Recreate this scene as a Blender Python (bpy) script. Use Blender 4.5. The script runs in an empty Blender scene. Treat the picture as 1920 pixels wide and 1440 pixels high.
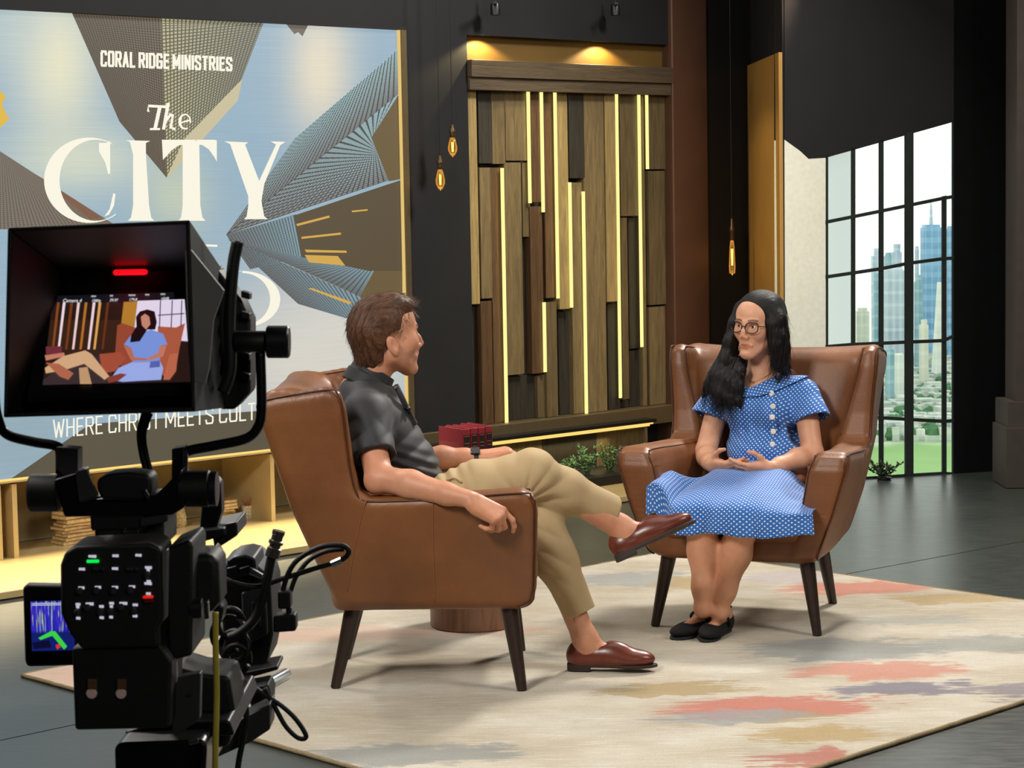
import bpy, bmesh, math, random
import numpy as np
from mathutils import Vector, Matrix
random.seed(7); np.random.seed(7)
SC = bpy.context.scene
COL = SC.collection

# ---------------------------------------------------------------- camera
F_PX = 4000.0; PITCH = .0871; ROLL = -.0179; CAM_H = 1.6; AZ = .7459
_cp, _sp, _c, _s = math.cos(PITCH), math.sin(PITCH), math.cos(ROLL), math.sin(ROLL)
FW = np.array([0, _cp, -_sp]); _up = np.array([0, _sp, _cp]); _rt = np.array([1., 0, 0])
RT = _rt*_c + _up*_s; UP = -_rt*_s + _up*_c
EYE = np.array([0, 0, CAM_H])
cam_data = bpy.data.cameras.new('camera'); cam = bpy.data.objects.new('camera', cam_data)
COL.objects.link(cam)
cam_data.sensor_width = 36.0; cam_data.lens = F_PX/1920*36.0
cam_data.clip_start = .1; cam_data.clip_end = 20000
m = Matrix.Identity(4)
for i in range(3):
    m[i][0] = RT[i]; m[i][1] = UP[i]; m[i][2] = -FW[i]; m[i][3] = EYE[i]
cam.matrix_world = m
SC.camera = cam
cam_data.dof.use_dof = True; cam_data.dof.focus_distance = 7.3; cam_data.dof.aperture_fstop = 28.0

# ---------------------------------------------------------------- colour management, world
SC.view_settings.view_transform = 'Standard'; SC.view_settings.look = 'None'
SC.view_settings.exposure = 0.0; SC.view_settings.gamma = 1.0
SC.view_settings.use_curve_mapping = False
world = bpy.data.worlds.new('world'); SC.world = world; world.use_nodes = True
bg = world.node_tree.nodes['Background']
bg.inputs[0].default_value = (.93, 1, .91, 1); bg.inputs[1].default_value = 1.35

# ---------------------------------------------------------------- projection helpers
def ray(x, y): return FW + RT*(x-960)/F_PX - UP*(y-720)/F_PX
def onz(x, y, z=0.):
    d = ray(x, y); return EYE + d*(z-CAM_H)/d[2]
def ony(x, y, Y):
    d = ray(x, y); return EYE + d*Y/d[1]
def onpl(x, y, p, n):
    d = ray(x, y); return EYE + d*((np.array(p)-EYE)@n)/(d@n)
U = np.array([math.cos(AZ), math.sin(AZ), 0]); N = np.array([math.sin(AZ), -math.cos(AZ), 0])
BASE = np.array([-2.10, 8.586, 0])
D = -.74                                   # set-back of the wall face behind the step front
def wp(s, n, z): return BASE + s*U + n*N + np.array([0, 0, z])
def sz(x, y, n=D):                         # pixel -> (s, z) on the wall plane at set-back n
    q = onpl(x, y, BASE+N*n, N)-BASE; return q@U, q[2]

# ---------------------------------------------------------------- lights
def area(name, loc, aim, size, power, col, spread=180, sy=None):
    d = bpy.data.lights.new(name, 'AREA'); d.energy = power; d.color = col
    d.shape = 'RECTANGLE'; d.size = size; d.size_y = sy or size; d.spread = math.radians(spread)
    o = bpy.data.objects.new(name, d); COL.objects.link(o); o.location = loc
    o.rotation_euler = (Vector(aim)-Vector(loc)).to_track_quat('-Z', 'Y').to_euler()
    return o
def spot(name, loc, aim, power, col, deg, blend=.5, r=.05):
    d = bpy.data.lights.new(name, 'SPOT'); d.energy = power; d.color = col
    d.spot_size = math.radians(deg); d.spot_blend = blend; d.shadow_soft_size = r
    o = bpy.data.objects.new(name, d); COL.objects.link(o); o.location = loc
    o.rotation_euler = (Vector(aim)-Vector(loc)).to_track_quat('-Z', 'Y').to_euler()
    return o
area('key_left', (-2.2, 3.2, 3.6), (.8, 7.6, .8), 1.0, 195, (1, .95, .88))
area('key_right', (3.8, 5.0, 3.9), (-.2, 7.2, .7), 1.0, 105, (1, .95, .88))
area('back_left', (-2.6, 9.2, 4.2), (.6, 7.6, .6), .7, 200, (1, .95, .88))
area('back_right', (2.2, 10.2, 4.3), (-.2, 7.0, .8), .7, 270, (1, .95, .88))
area('top_soft', (.5, 7.4, 4.4), (.5, 7.4, 0), 2.5, 40, (1, .95, .88))
area('shelf_glow', tuple(wp(1.0, D+.05, .36)), tuple(wp(1.0, -.42, 0)), 3.4, 17, (1, .83, .52), 100, .04)
area('ledge_glow', tuple(wp(3.6, D+.07, .25)), tuple(wp(3.6, D+.04, 0)), 1.3, 1.5, (1, .8, .4), 150, .02)
spot('panel_wash', tuple(wp(3.75, .55, 3.9)), tuple(wp(3.75, D, 1.35)), 210, (1, .85, .58), 33, .9, .1)
spot('copper_wash', tuple(wp(4.75, .3, 2.9)), tuple(wp(4.66, D, 1.05)), 130, (1, .68, .45), 24, 1., .1)
spot('ochre_wash', tuple(np.array([-.6, 8.6, 2.6])), (1.46, 12.1, 1.4), 90, (1, .74, .4), 15, .9, .1)
spot('reveal_wash', (.4, 8.4, 3.2), (1.78, 11.75, .9), 60, (1, .98, .88), 12, .8, .1)  # unseen spot added to brighten the cream wall beside the window
area('rig_fill', (1.8, -1.6, 3.2), (-.4, 2.5, 1.2), 1.2, 40, (1, .97, .93))  # unseen fill lamp added behind the viewpoint to lift the dark studio camera

# ---------------------------------------------------------------- materials
def srgb(c):
    if isinstance(c, str): c = tuple(int(c[i:i+2], 16)/255 for i in (0, 2, 4))
    return tuple((v/12.92 if v <= .04045 else ((v+.055)/1.055)**2.4) for v in c[:3]) + (1,)
class NT:
    def __init__(s, name):
        s.m = bpy.data.materials.new(name); s.m.use_nodes = True; s.t = s.m.node_tree
        s.b = s.t.nodes['Principled BSDF']; s.out = s.t.nodes['Material Output']
    def n(s, typ, **kw):
        nd = s.t.nodes.new('ShaderNode'+typ)
        for k, v in kw.items():
            if k in ('i',): continue
            setattr(nd, k, v)
        for k, v in kw.get('i', {}).items(): s.set(nd.inputs[k], v)
        return nd
    def set(s, sock, v):
        if isinstance(v, bpy.types.NodeSocket): s.t.links.new(v, sock)
        else: sock.default_value = v
    def obj(s): return s.n('TexCoord').outputs['Object']
    def math(s, op, a, b=0., c=0.):
        nd = s.n('Math', operation=op); s.set(nd.inputs[0], a); s.set(nd.inputs[1], b); s.set(nd.inputs[2], c); return nd.outputs[0]
    def map(s, v, scale=(1, 1, 1), loc=(0, 0, 0), rot=(0, 0, 0)):
        return s.n('Mapping', i={'Vector': v, 'Scale': scale, 'Location': loc, 'Rotation': rot}).outputs[0]
    def noise(s, v, scale=5., detail=4., rough=.5, dist=0.):
        return s.n('TexNoise', i={'Vector': v, 'Scale': scale, 'Detail': detail, 'Roughness': rough, 'Distortion': dist})
    def mix(s, f, a, b, blend='MIX'):
        nd = s.n('MixRGB', blend_type=blend); s.set(nd.inputs[0], f); s.set(nd.inputs[1], a); s.set(nd.inputs[2], b); return nd.outputs[0]
    def ramp(s, f, stops):
        nd = s.n('ValToRGB'); s.set(nd.inputs[0], f); e = nd.color_ramp.elements
        while len(e) < len(stops): e.new(.5)
        for q, (p, c) in zip(e, stops): q.position = p; q.color = c if len(c) == 4 else (*c, 1)
        return nd.outputs[0]
    def step(s, f, a, b):
        nd = s.n('MapRange', i={'Value': f, 'From Min': a, 'From Max': b}); nd.clamp = True; return nd.outputs[0]
    def attr(s, nm): return s.n('Attribute', attribute_name=nm)
    def bump(s, h, strength=.3, dist=.01):
        s.set(s.b.inputs['Normal'], s.n('Bump', i={'Height': h, 'Strength': strength, 'Distance': dist}).outputs[0])
    def fin(s, col=None, rough=None, metal=None, spec=None):
        for k, v in (('Base Color', col), ('Roughness', rough), ('Metallic', metal), ('Specular IOR Level', spec)):
            if v is not None: s.set(s.b.inputs[k], v)
        return s.m
def plain(name, c, rough=.6, metal=0., spec=.5, var=.12, scale=14., bump=0., bscale=200.):
    t = NT(name); c = srgb(c); v = t.obj()
    nz = t.noise(v, scale, 5).outputs[0]
    lo = tuple(x*(1-var) for x in c[:3])+(1,); hi = tuple(min(1, x*(1+var)) for x in c[:3])+(1,)
    t.fin(t.ramp(nz, [(.3, lo), (.7, hi)]), rough, metal, spec)
    if bump: t.bump(t.noise(v, bscale, 3).outputs[0], bump, .002)
    return t.m
def emit(name, c, k=1.):
    t = NT(name); t.fin((0, 0, 0, 1), .6)
    t.b.inputs['Emission Color'].default_value = srgb(c); t.b.inputs['Emission Strength'].default_value = k
    return t.m

# ---------------------------------------------------------------- object helpers
def tag(o, label=None, cat=None, group=None, kind=None):
    if label: o['label'] = label
    if cat: o['category'] = cat
    if group: o['group'] = group
    if kind: o['kind'] = kind
    return o
def empty(name, loc=(0, 0, 0), rz=0., label=None, cat=None, group=None):
    o = bpy.data.objects.new(name, None); COL.objects.link(o); o.location = loc; o.rotation_euler = (0, 0, rz)
    o.empty_display_size = .05
    return tag(o, label, cat, group)
def link(name, me, mats, parent=None, smooth=False, kind=None):
    o = bpy.data.objects.new(name, me); COL.objects.link(o)
    for mm in (mats if isinstance(mats, (list, tuple)) else [mats]): me.materials.append(mm)
    if parent is not None: o.parent = parent
    if smooth: me.polygons.foreach_set('use_smooth', [True]*len(me.polygons))
    if kind: o['kind'] = kind
    return o
def pydata(name, v, f, mats, parent=None, smooth=False, kind=None):
    me = bpy.data.meshes.new(name)
    me.from_pydata([tuple(map(float, p)) for p in v], [], [tuple(int(i) for i in q) for q in f]); me.update()
    return link(name, me, mats, parent, smooth, kind)
class MB:
    """collects simple solids into one mesh"""
    def __init__(s): s.v = []; s.f = []; s.mi = []; s.k = 0
    def add(s, v, f):
        o = len(s.v); s.v += [tuple(map(float, p)) for p in v]; s.f += [tuple(i+o for i in q) for q in f]; s.mi += [s.k]*len(f); return s
    def hexa(s, p):                        # 8 corners: bottom 4 ccw, top 4 ccw
        return s.add(p, [(3, 2, 1, 0), (4, 5, 6, 7), (0, 1, 5, 4), (1, 2, 6, 5), (2, 3, 7, 6), (3, 0, 4, 7)])
    def box(s, a, b, M=None):
        (x0, y0, z0), (x1, y1, z1) = a, b
        p = [(x0, y0, z0), (x1, y0, z0), (x1, y1, z0), (x0, y1, z0), (x0, y0, z1), (x1, y0, z1), (x1, y1, z1), (x0, y1, z1)]
        if M is not None: p = [tuple(M @ Vector(q)) for q in p]
        return s.hexa(p)
    def wbox(s, s0, s1, n0, n1, z0, z1):   # box in wall coordinates, n0 (front) > n1 (behind)
        return s.hexa([wp(s0, n0, z0), wp(s1, n0, z0), wp(s1, n1, z0), wp(s0, n1, z0), wp(s0, n0, z1), wp(s1, n0, z1), wp(s1, n1, z1), wp(s0, n1, z1)])
    def prism(s, front, back):
        n = len(front); f = [tuple(range(n)), tuple(range(2*n-1, n-1, -1))]
        f += [((i+1) % n, i, n+i, n+(i+1) % n) for i in range(n)]
        return s.add(list(front)+list(back), f)
    def tube(s, pts, r, seg=8, cap=True):
        pts = [np.array(p, float) for p in pts]; n = len(pts)
        rr = r if hasattr(r, '__len__') else [r]*n
        v = []; pu = None
        for i, p in enumerate(pts):
            t = pts[min(i+1, n-1)]-pts[max(i-1, 0)]; t = t/(np.linalg.norm(t)+1e-12)
            if pu is None:
                a = np.array([0, 0, 1.]) if abs(t[2]) < .9 else np.array([1., 0, 0]); pu = np.cross(t, a)
            pu = pu-t*(pu@t); pu /= np.linalg.norm(pu)+1e-12; w = np.cross(t, pu)
            for j in range(seg):
                a = 2*math.pi*j/seg; v.append(p+rr[i]*(pu*math.cos(a)+w*math.sin(a)))
        f = [(i*seg+j, i*seg+(j+1) % seg, (i+1)*seg+(j+1) % seg, (i+1)*seg+j) for i in range(n-1) for j in range(seg)]
        if cap: f += [tuple(range(seg-1, -1, -1)), tuple(range((n-1)*seg, n*seg))]
        return s.add(v, f)
    def lathe(s, prof, c=(0, 0, 0), seg=20, M=None):
        v = []; f = []
        for r, z in prof:
            for j in range(seg):
                a = 2*math.pi*j/seg; q = Vector((r*math.cos(a), r*math.sin(a), z))
                if M is not None: q = M @ q
                v.append((q[0]+c[0], q[1]+c[1], q[2]+c[2]))
        for i in range(len(prof)-1):
            f += [(i*seg+j, i*seg+(j+1) % seg, (i+1)*seg+(j+1) % seg, (i+1)*seg+j) for j in range(seg)]
        f += [tuple(range(seg-1, -1, -1)), tuple(range((len(prof)-1)*seg, len(prof)*seg))]
        return s.add(v, f)
    def build(s, name, mats, parent=None, smooth=False, kind=None, bevel=0., seg=2, auto=False):
        o = pydata(name, s.v, s.f, mats, parent, smooth or auto, kind)
        if any(s.mi): o.data.polygons.foreach_set('material_index', s.mi)
        if bevel:
            md = o.modifiers.new('bevel', 'BEVEL'); md.width = bevel; md.segments = seg; md.limit_method = 'ANGLE'; md.angle_limit = .6
            md.harden_normals = True; o.data.polygons.foreach_set('use_smooth', [True]*len(o.data.polygons))
        elif auto:
            md = o.modifiers.new('wn', 'EDGE_SPLIT'); md.split_angle = math.radians(35)
        return o
def spline(pts, n=8):                      # Catmull-Rom through points
    P = [np.array(p, float) for p in pts]; out = []
    for i in range(len(P)-1):
        a = P[max(i-1, 0)]; b = P[i]; c = P[i+1]; d = P[min(i+2, len(P)-1)]
        for k in range(n):
            t = k/n; out.append(.5*((2*b)+(-a+c)*t+(2*a-5*b+4*c-d)*t*t+(-a+3*b-3*c+d)*t**3))
    out.append(P[-1]); return out
def align(a, b):                           # matrix whose z runs a -> b, origin a
    a = Vector(a); d = Vector(b)-a
    return Matrix.Translation(a) @ d.to_track_quat('Z', 'Y').to_matrix().to_4x4()

# ---------------------------------------------------------------- implicit surfaces (smooth blends of round solids -> quad mesh)
def _v(p): return np.array(p, np.float32)
class Field:
    def __init__(s): s.p = []
    def _add(s, fn, k, op): s.p.append((fn, k, op)); return s
    def cap(s, a, b, ra, rb, k=.02, op=1):
        a = _v(a); b = _v(b); ba = b-a; l2 = float(ba@ba)+1e-9
        def fn(P):
            h = np.clip(((P-a)@ba)/l2, 0, 1); return np.linalg.norm(P-a-h[:, None]*ba, axis=1)-(ra+(rb-ra)*h)
        return s._add(fn, k, op)
    def chain(s, pts, rs, k=.015, op=1):
        for i in range(len(pts)-1): s.cap(pts[i], pts[i+1], rs[i], rs[i+1], k, op)
        return s
    def ell(s, c, r, R=None, k=.02, op=1):
        c = _v(c); r = _v(r); R = None if R is None else np.array(R, np.float32)
        def fn(P):
            q = P-c
            if R is not None: q = q@R         # columns of R = local axes
            k0 = np.linalg.norm(q/r, axis=1); k1 = np.linalg.norm(q/(r*r), axis=1)+1e-9
            return k0*(k0-1)/k1
        return s._add(fn, k, op)
    def box(s, c, h, R=None, rnd=.01, k=.01, op=1):
        c = _v(c); h = _v(h)-rnd; R = None if R is None else np.array(R, np.float32)
        def fn(P):
            q = P-c
            if R is not None: q = q@R
            q = np.abs(q)-h
            return np.linalg.norm(np.maximum(q, 0), axis=1)+np.minimum(q.max(1), 0)-rnd
        return s._add(fn, k, op)
    def fun(s, fn, k=.01, op=1): return s._add(fn, k, op)
    def plane(s, p, n, k=.004, op=-1):        # removes the side n points to
        p = _v(p); n = _v(n)/np.linalg.norm(n)
        return s._add(lambda P: -((P-p)@n), k, op)
    def ev(s, P, use=None):
        d = np.full(len(P), 1e3, np.float32)
        for i, (fn, k, op) in enumerate(s.p):
            if use is not None and not use[i]: continue
            e = fn(P)
            if op == 0: d = d+e; continue                       # displacement
            if op == -1: a, b = -d, e; a2 = np.minimum(a, b)
            else: a, b = d, e; a2 = np.minimum(a, b)
            h = np.maximum(k-np.abs(a-b), 0)/k; r = a2-h*h*k*.25
            d = -r if op == -1 else r
        return d
    def mesh(s, lo, hi, res):
        lo = np.array(lo, float); hi = np.array(hi, float); Bn = 16; bs = Bn*res
        nb = np.ceil((hi-lo)/bs).astype(int); nx, ny, nz = (nb*Bn+2)
        g = np.stack(np.meshgrid(*[np.arange(k) for k in nb], indexing='ij'), -1).reshape(-1, 3)
        cen = (lo+(g+.5)*bs).astype(np.float32); hd = bs*.87
        dc = np.stack([np.full(len(cen), -9., np.float32) if (op == 0) else fn(cen) for fn, k, op in s.p], 1)
        tot = s.ev(cen); near = np.abs(tot) < hd*1.7+.012
        r = np.arange(Bn+1); loc = np.stack(np.meshgrid(r, r, r, indexing='ij'), -1).reshape(-1, 3)
        V = []; ID = []; Q = []
        ks = np.array([k for _, k, _ in s.p])
        cid = lambda c: (c[..., 0].astype(np.int64)*ny+c[..., 1])*nz+c[..., 2]
        corners = [(a, b, c) for a in (0, 1) for b in (0, 1) for c in (0, 1)]
        eds = [(i, j) for i in range(8) for j in range(i+1, 8) if sum(abs(corners[i][t]-corners[j][t]) for t in range(3)) == 1]
        for bi in np.nonzero(near)[0]:
            use = dc[bi] < hd*3+ks+.02
            gi = g[bi]*Bn; P = (lo+(loc+gi)*res).astype(np.float32)
            d = s.ev(P, use).reshape(Bn+1, Bn+1, Bn+1)
            sg = d < 0
            if sg.all() or not sg.any(): continue
            cs = [d[a:a+Bn, b:b+Bn, c:c+Bn] for a, b, c in corners]
            cnt = sum((q < 0).astype(int) for q in cs); act = (cnt > 0) & (cnt < 8)
            idx = np.argwhere(act)
            if len(idx) == 0: continue
            vals = np.stack([q[act] for q in cs], 1)
            acc = np.zeros((len(idx), 3)); n = np.zeros(len(idx))
            for i, j in eds:
                a, b = vals[:, i], vals[:, j]; x = (a < 0) != (b < 0)
                t = np.where(x, a/(a-b+1e-12), 0.)
                ci, cj = np.array(corners[i], float), np.array(corners[j], float)
                acc += np.where(x[:, None], ci+(cj-ci)*t[:, None], 0); n += x
            V.append(lo+(idx+gi+acc/n[:, None])*res); ID.append(cid(idx+gi+1))
            for ax in range(3):
                sl0 = [slice(0, Bn)]*3; sl1 = [slice(0, Bn)]*3; sl1[ax] = slice(1, Bn+1)
                a = sg[tuple(sl0)]; b = sg[tuple(sl1)]
                e = np.argwhere(a != b)
                if len(e) == 0: continue
                o1 = np.zeros(3, int); o2 = np.zeros(3, int); o1[(ax+1) % 3] = 1; o2[(ax+2) % 3] = 1
                c0 = e+gi+1; q = np.stack([cid(c0), cid(c0-o1), cid(c0-o1-o2), cid(c0-o2)], 1)
                fl = ~a[tuple(e.T)]; q[fl] = q[fl][:, ::-1]; Q.append(q)
        V = np.concatenate(V); ID = np.concatenate(ID); Q = np.concatenate(Q)
        order = np.argsort(ID); sid = ID[order]
        pos = np.clip(np.searchsorted(sid, Q), 0, len(sid)-1); ok = (sid[pos] == Q).all(1)
        return V, order[pos[ok]]
def sdf_obj(name, fld, lo, hi, res, mats, parent=None, smooth_it=1, kind=None, mi=None):
    V, Q = fld.mesh(lo, hi, res)
    if smooth_it:
        e = np.concatenate([Q[:, [0, 1]], Q[:, [1, 2]], Q[:, [2, 3]], Q[:, [3, 0]]]); e = np.concatenate([e, e[:, ::-1]])
        cnt = np.bincount(e[:, 0], minlength=len(V))[:, None]+1e-9
        for _ in range(smooth_it):
            av = np.stack([np.bincount(e[:, 0], V[e[:, 1], k], len(V)) for k in range(3)], 1)/cnt
            V = np.where(cnt > .5, V*.5+av*.5, V)
    me = bpy.data.meshes.new(name)
    me.vertices.add(len(V)); me.vertices.foreach_set('co', V.astype(np.float32).ravel())
    me.loops.add(len(Q)*4); me.loops.foreach_set('vertex_index', Q.astype(np.int32).ravel())
    me.polygons.add(len(Q)); me.polygons.foreach_set('loop_start', np.arange(0, len(Q)*4, 4, dtype=np.int32))
    me.update(calc_edges=True); me.validate()
    o = link(name, me, mats, parent, True, kind)
    if mi is not None:
        fc = V[Q].mean(1); idx = mi(fc).astype(np.int32)
        if len(idx) == len(me.polygons): me.polygons.foreach_set('material_index', idx)
    return o, V
def vcol(o, name, arr):
    at = o.data.attributes.new(name, 'FLOAT_COLOR', 'POINT'); a = np.ones((len(arr), 4), np.float32); a[:, :3] = arr
    at.data.foreach_set('color', a.ravel())
def vvec(o, name, arr):
    at = o.data.attributes.new(name, 'FLOAT_VECTOR', 'POINT'); at.data.foreach_set('vector', np.asarray(arr, np.float32).ravel())

# ================================================================= SETTING
M = {}
def _floor():
    t = NT('stage_floor'); v = t.obj()
    a = t.noise(v, 1.3, 6, .6, .4).outputs[0]; b = t.noise(t.map(v, (3, 14, 1), rot=(0, 0, .7)), 3, 5).outputs[0]
    c = t.ramp(t.math('ADD', t.math('MULTIPLY', a, .6), t.math('MULTIPLY', b, .4)), [(.3, srgb('2c302d')), (.7, srgb('3e423d'))])
    t.fin(c, t.step(a, .2, 3.2), 0, .55); t.set(t.b.inputs['Roughness'], t.math('ADD', t.math('MULTIPLY', b, .16), .24))
    t.bump(t.noise(v, 26, 5).outputs[0], .10, .004)
    return t.m
M['floor'] = _floor()
M['wall'] = plain('dark_wall', '1a1a1b', .75, 0, .3, .1, 4)
M['black'] = plain('black_drape', '0c0d0e', .95, 0, .1)
M['ceil'] = plain('black_ceiling', '141414', .95, 0, .1)
M['screenframe'] = plain('bronze_trim', '6f6147', .38, .55, .5, .06, 30)
M['brass'] = plain('brass_laminate', 'c0a876', .32, .25, .5, .06, 8, .05, 90)
M['goldwall'] = plain('ochre_wall', 'a9803f', .55, .1, .4, .06, 6)
M['cream'] = plain('cream_plaster', 'e4e3d2', .8, 0, .3, .05, 40, .25, 90)
M['copper'] = plain('copper_wall', '583c2c', .5, .3, .5, .08, 6)
M['muntin'] = plain('window_bar', '2a302c', .5, .3, .4)
M['planter'] = plain('black_lacquer', '101010', .4)
def _wood(name, a, b, sc=(60, 60, 5), rough=.5, rot=(0, 0, 0), spec=.45):
    t = NT(name); v = t.map(t.obj(), sc, rot=rot)
    # every board starts its grain somewhere else
    r = t.n('ObjectInfo').outputs['Random']
    v2 = t.n('VectorMath', operation='ADD'); t.set(v2.inputs[0], v)
    cx = t.n('CombineXYZ'); t.set(cx.inputs[2], t.math('MULTIPLY', r, 60)); t.set(v2.inputs[1], cx.outputs[0])
    n = t.noise(v2.outputs[0], 1., 7, .65, .8).outputs[0]
    c = t.ramp(n, [(.28, srgb(a)), (.72, srgb(b))])
    hs = t.n('HueSaturation', i={'Color': c, 'Value': t.math('ADD', t.math('MULTIPLY', r, .5), .75)})
    t.fin(hs.outputs[0], rough, 0, spec); t.bump(n, .35, .006)
    return t.m
M['plank'] = _wood('oak_plank', '50442e', '7a6947')
M['plankred'] = _wood('reddish_plank', '463222', '6c5033')
M['plankdark'] = _wood('smoked_plank', '23211c', '39352c')
M['plankpale'] = _wood('pale_oak_plank', '726140', 'a08a58')
M['beam'] = _wood('oak_beam', '40362a', '5d4f3b', (4, 4, 60))
M['led'] = emit('led_strip', (1, .93, .58), 1.25)
M['ledblue'] = emit('led_strip_cool', (.72, .86, .95), .8)
M['ledwarm'] = emit('led_warm', (1, .83, .45), 1.1)

Dw = np.array([.958, .286, 0]); Dw = Dw/np.linalg.norm(Dw); Nw = np.array([Dw[1], -Dw[0], 0]); Pw = np.array([2.02, 11.84, 0])
def wn(x, y, off=0.): return onpl(x, y, Pw+Nw*off, Nw)
P1 = wn(1470, 600); P1[2] = 0
P0 = onpl(1410, 600, BASE+N*D, N); P0[2] = 0
P3 = wn(1788, 600); P3[2] = 0
RX = Pw+Dw*5.2
LX = BASE+N*D-U*6.7
fl = [(-6.7, -3, 0), (7, -3, 0), (RX[0], RX[1], 0), tuple(P1), tuple(P0), (LX[0], LX[1], 0)]
MB().prism([(x, y, -.15) for x, y, z in fl][::-1], fl[::-1]).build('floor', M['floor'])['kind'] = 'structure'
for a_, b_ in (((1480, 1096), (1990, 1002)), ((-60, 1401), (300, 1325))):
    p_, q_ = onz(*a_), onz(*b_); d_ = (q_-p_)/np.linalg.norm(q_-p_); w_ = np.array([-d_[1], d_[0], 0])*.0022
    MB().hexa([p_-w_, q_-w_, q_+w_, p_+w_]+[c_+np.array([0, 0, .0006]) for c_ in (p_-w_, q_-w_, q_+w_, p_+w_)]).build('floor_seam', M['black'], bpy.data.objects['floor'])
def struct(mb, name, mm, **k):
    o = mb.build(name, mm, **k); o['kind'] = 'structure'; return o
H = 4.6
struct(MB().box((-9, -3.2, H), (9, 15, H+.1)), 'ceiling', M['ceil'])
struct(MB().box((-9, -3.2, 0), (9, -3, H)), 'wall_front', M['black'])
struct(MB().box((-9, -3.2, 0), (-6.7, 8, H)), 'wall_left', M['black'])
struct(MB().box((6.95, -3.2, 0), (7.1, 14, H)), 'wall_right', M['black'])

sR, zT = sz(745, 57); _, zB = sz(490, 845); s0 = -.75; zT = .5*(zT+sz(0, 17)[1])
fR = sz(768, 544)[0]
pL = sz(877, 168)[0]; pR = sz(1254, 178)[0]; pT = sz(1000, 172)[1]; bmT = sz(1000, 117)[1]; gT = sz(900, 66)[1]
fB = sz(1000, 822)[1]; fT = sz(1000, 788)[1]
zRb = sz(300, 893)[1]; zRt = sz(300, 870)[1]
cR = sz(1322, 400)[0]; s5 = (P0-BASE)@U
b = MB()
b.wbox(-8, s0, D, D-.5, 0, H)                        # left of the screen
b.wbox(s0, fR, D, D-.5, zT+.012, H)                  # above the screen
b.wbox(fR, pL, D, D-.5, fT, H)                       # between screen and plank panel
b.wbox(pL, pR, D, D-.5, gT, H)                       # above the lit recess
b.wbox(cR, s5+.2, D, D-.5, 0, H)                     # right of the copper pilaster
b.wbox(pR, cR, D, D-.5, 2.6, H)
b.wbox(s0, cR, D-.42, D-.5, 0, H)                    # the back of the niches
b.wbox(fR, pR, D-.12, D-.2, 0, fB)
b.hexa([P1, P0, P0+U*.3, P1+U*.3+Dw*.02, P1+[0, 0, H], P0+[0, 0, H], P0+U*.3+[0, 0, H], P1+U*.3+Dw*.02+[0, 0, H]])
struct(b, 'wall_back', M['wall'])
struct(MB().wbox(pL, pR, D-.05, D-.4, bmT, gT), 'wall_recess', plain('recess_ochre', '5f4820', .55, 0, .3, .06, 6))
struct(MB().wbox(pR, cR, D+.03, D-.4, 0, H), 'trim_1', M['copper'], bevel=.01)
# ochre return beside the window
q0 = P0+np.array([0, 0, 0])-U*.0; gz = 2.36
nr = np.cross(P1-P0, [0, 0, 1]); nr /= np.linalg.norm(nr); nr = nr if nr[0] < 0 else -nr
struct(MB().hexa([P0+nr*.02, P1+nr*.02, P1, P0, P0+nr*.02+[0, 0, gz], P1+nr*.02+[0, 0, gz], P1+[0, 0, gz], P0+[0, 0, gz]]), 'wall_return', M['goldwall'])

# ---- window wall
def wpoly(px, mat_, name, th=.14, off=0.):
    f = [wn(x, y, off) if y is not None else np.array([*wn(x, 600, off)[:2], 0]) for x, y in px]
    return struct(MB().prism(f[::-1], [p-Nw*th for p in f][::-1]), name, mat_)
wpoly([(1471, -420), (1471, 262), (1500, 283), (1516, 298), (1548, 296), (1790, 228), (1790, -420)], M['wall'], 'wall_header')
wpoly([(1471, 262), (1471, None), (1548, None), (1548, 296), (1516, 298), (1500, 283)], M['cream'], 'wall_reveal')
wpoly([(1789, -420), (1789, None), (2300, None), (2300, -420)], M['black'], 'wall_drape', .008, .004)
win = empty('window_1', wn(1668, 600)); win['kind'] = 'structure'
xs = [(1548, 1553), (1597, 1604), (1649, 1657), (1698, 1713), (1767, 1775), (1786, 1790)]
def lin(pts): 
    X = [p[0] for p in pts]; Y = [p[1] for p in pts]
    return lambda x: float(np.interp(x, X, Y)) if X[0] <= x <= X[-1] else Y[0]+(x-X[0])*(Y[1]-Y[0])/(X[1]-X[0])
hs = [lin([(1548, 296), (1790, 228)]), lin([(1552, 416), (1647, 397), (1700, 386), (1788, 368)]), lin([(1552, 519), (1647, 505), (1713, 492), (1786, 483)]),
      lin([(1552, 650), (1599, 646), (1713, 641), (1786, 638)]), lin([(1552, 779), (1647, 783), (1713, 787), (1786, 791)]), lin([(1552, 901), (1632, 897), (1713, 891), (1786, 887)])]
def relmove(o, par):
    o.location = Vector(o.location)-par.location
def bar(px, th, name, off=.0):
    f = [wn(x, y, off) for x, y in px]
    o = MB().prism(f[::-1], [p-Nw*th for p in f][::-1]).build(name, M['muntin'], win); relmove(o, win); return o
for i, (a, c) in enumerate(xs):
    top = hs[1] if i == 4 else hs[0]
    bar([(a, top(a)-4), (a, hs[5](a)+4), (c, hs[5](c)+4), (c, top(c)-4)], .016 if i == 3 else .012, 'mullion', .012 if i == 3 else .0)
for j in range(1, 6):
    w = 3.2; x = [1548, 1600, 1652, 1705, 1770, 1789]
    px = [(q, hs[j](q)-w) for q in x]+[(q, hs[j](q)+w) for q in x[::-1]]
    bar(px, .012, 'transom', .003)
def _glass():
    t = NT('window_pane'); tr = t.n('BsdfTransparent', i={'Color': (.96, .98, .97, 1)}); gl = t.n('BsdfGlossy', i={'Roughness': .05})
    mx = t.n('MixShader', i={'Fac': .04}); t.t.links.new(tr.outputs[0], mx.inputs[1]); t.t.links.new(gl.outputs[0], mx.inputs[2])
    t.t.links.new(mx.outputs[0], t.out.inputs[0]); return t.m
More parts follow.
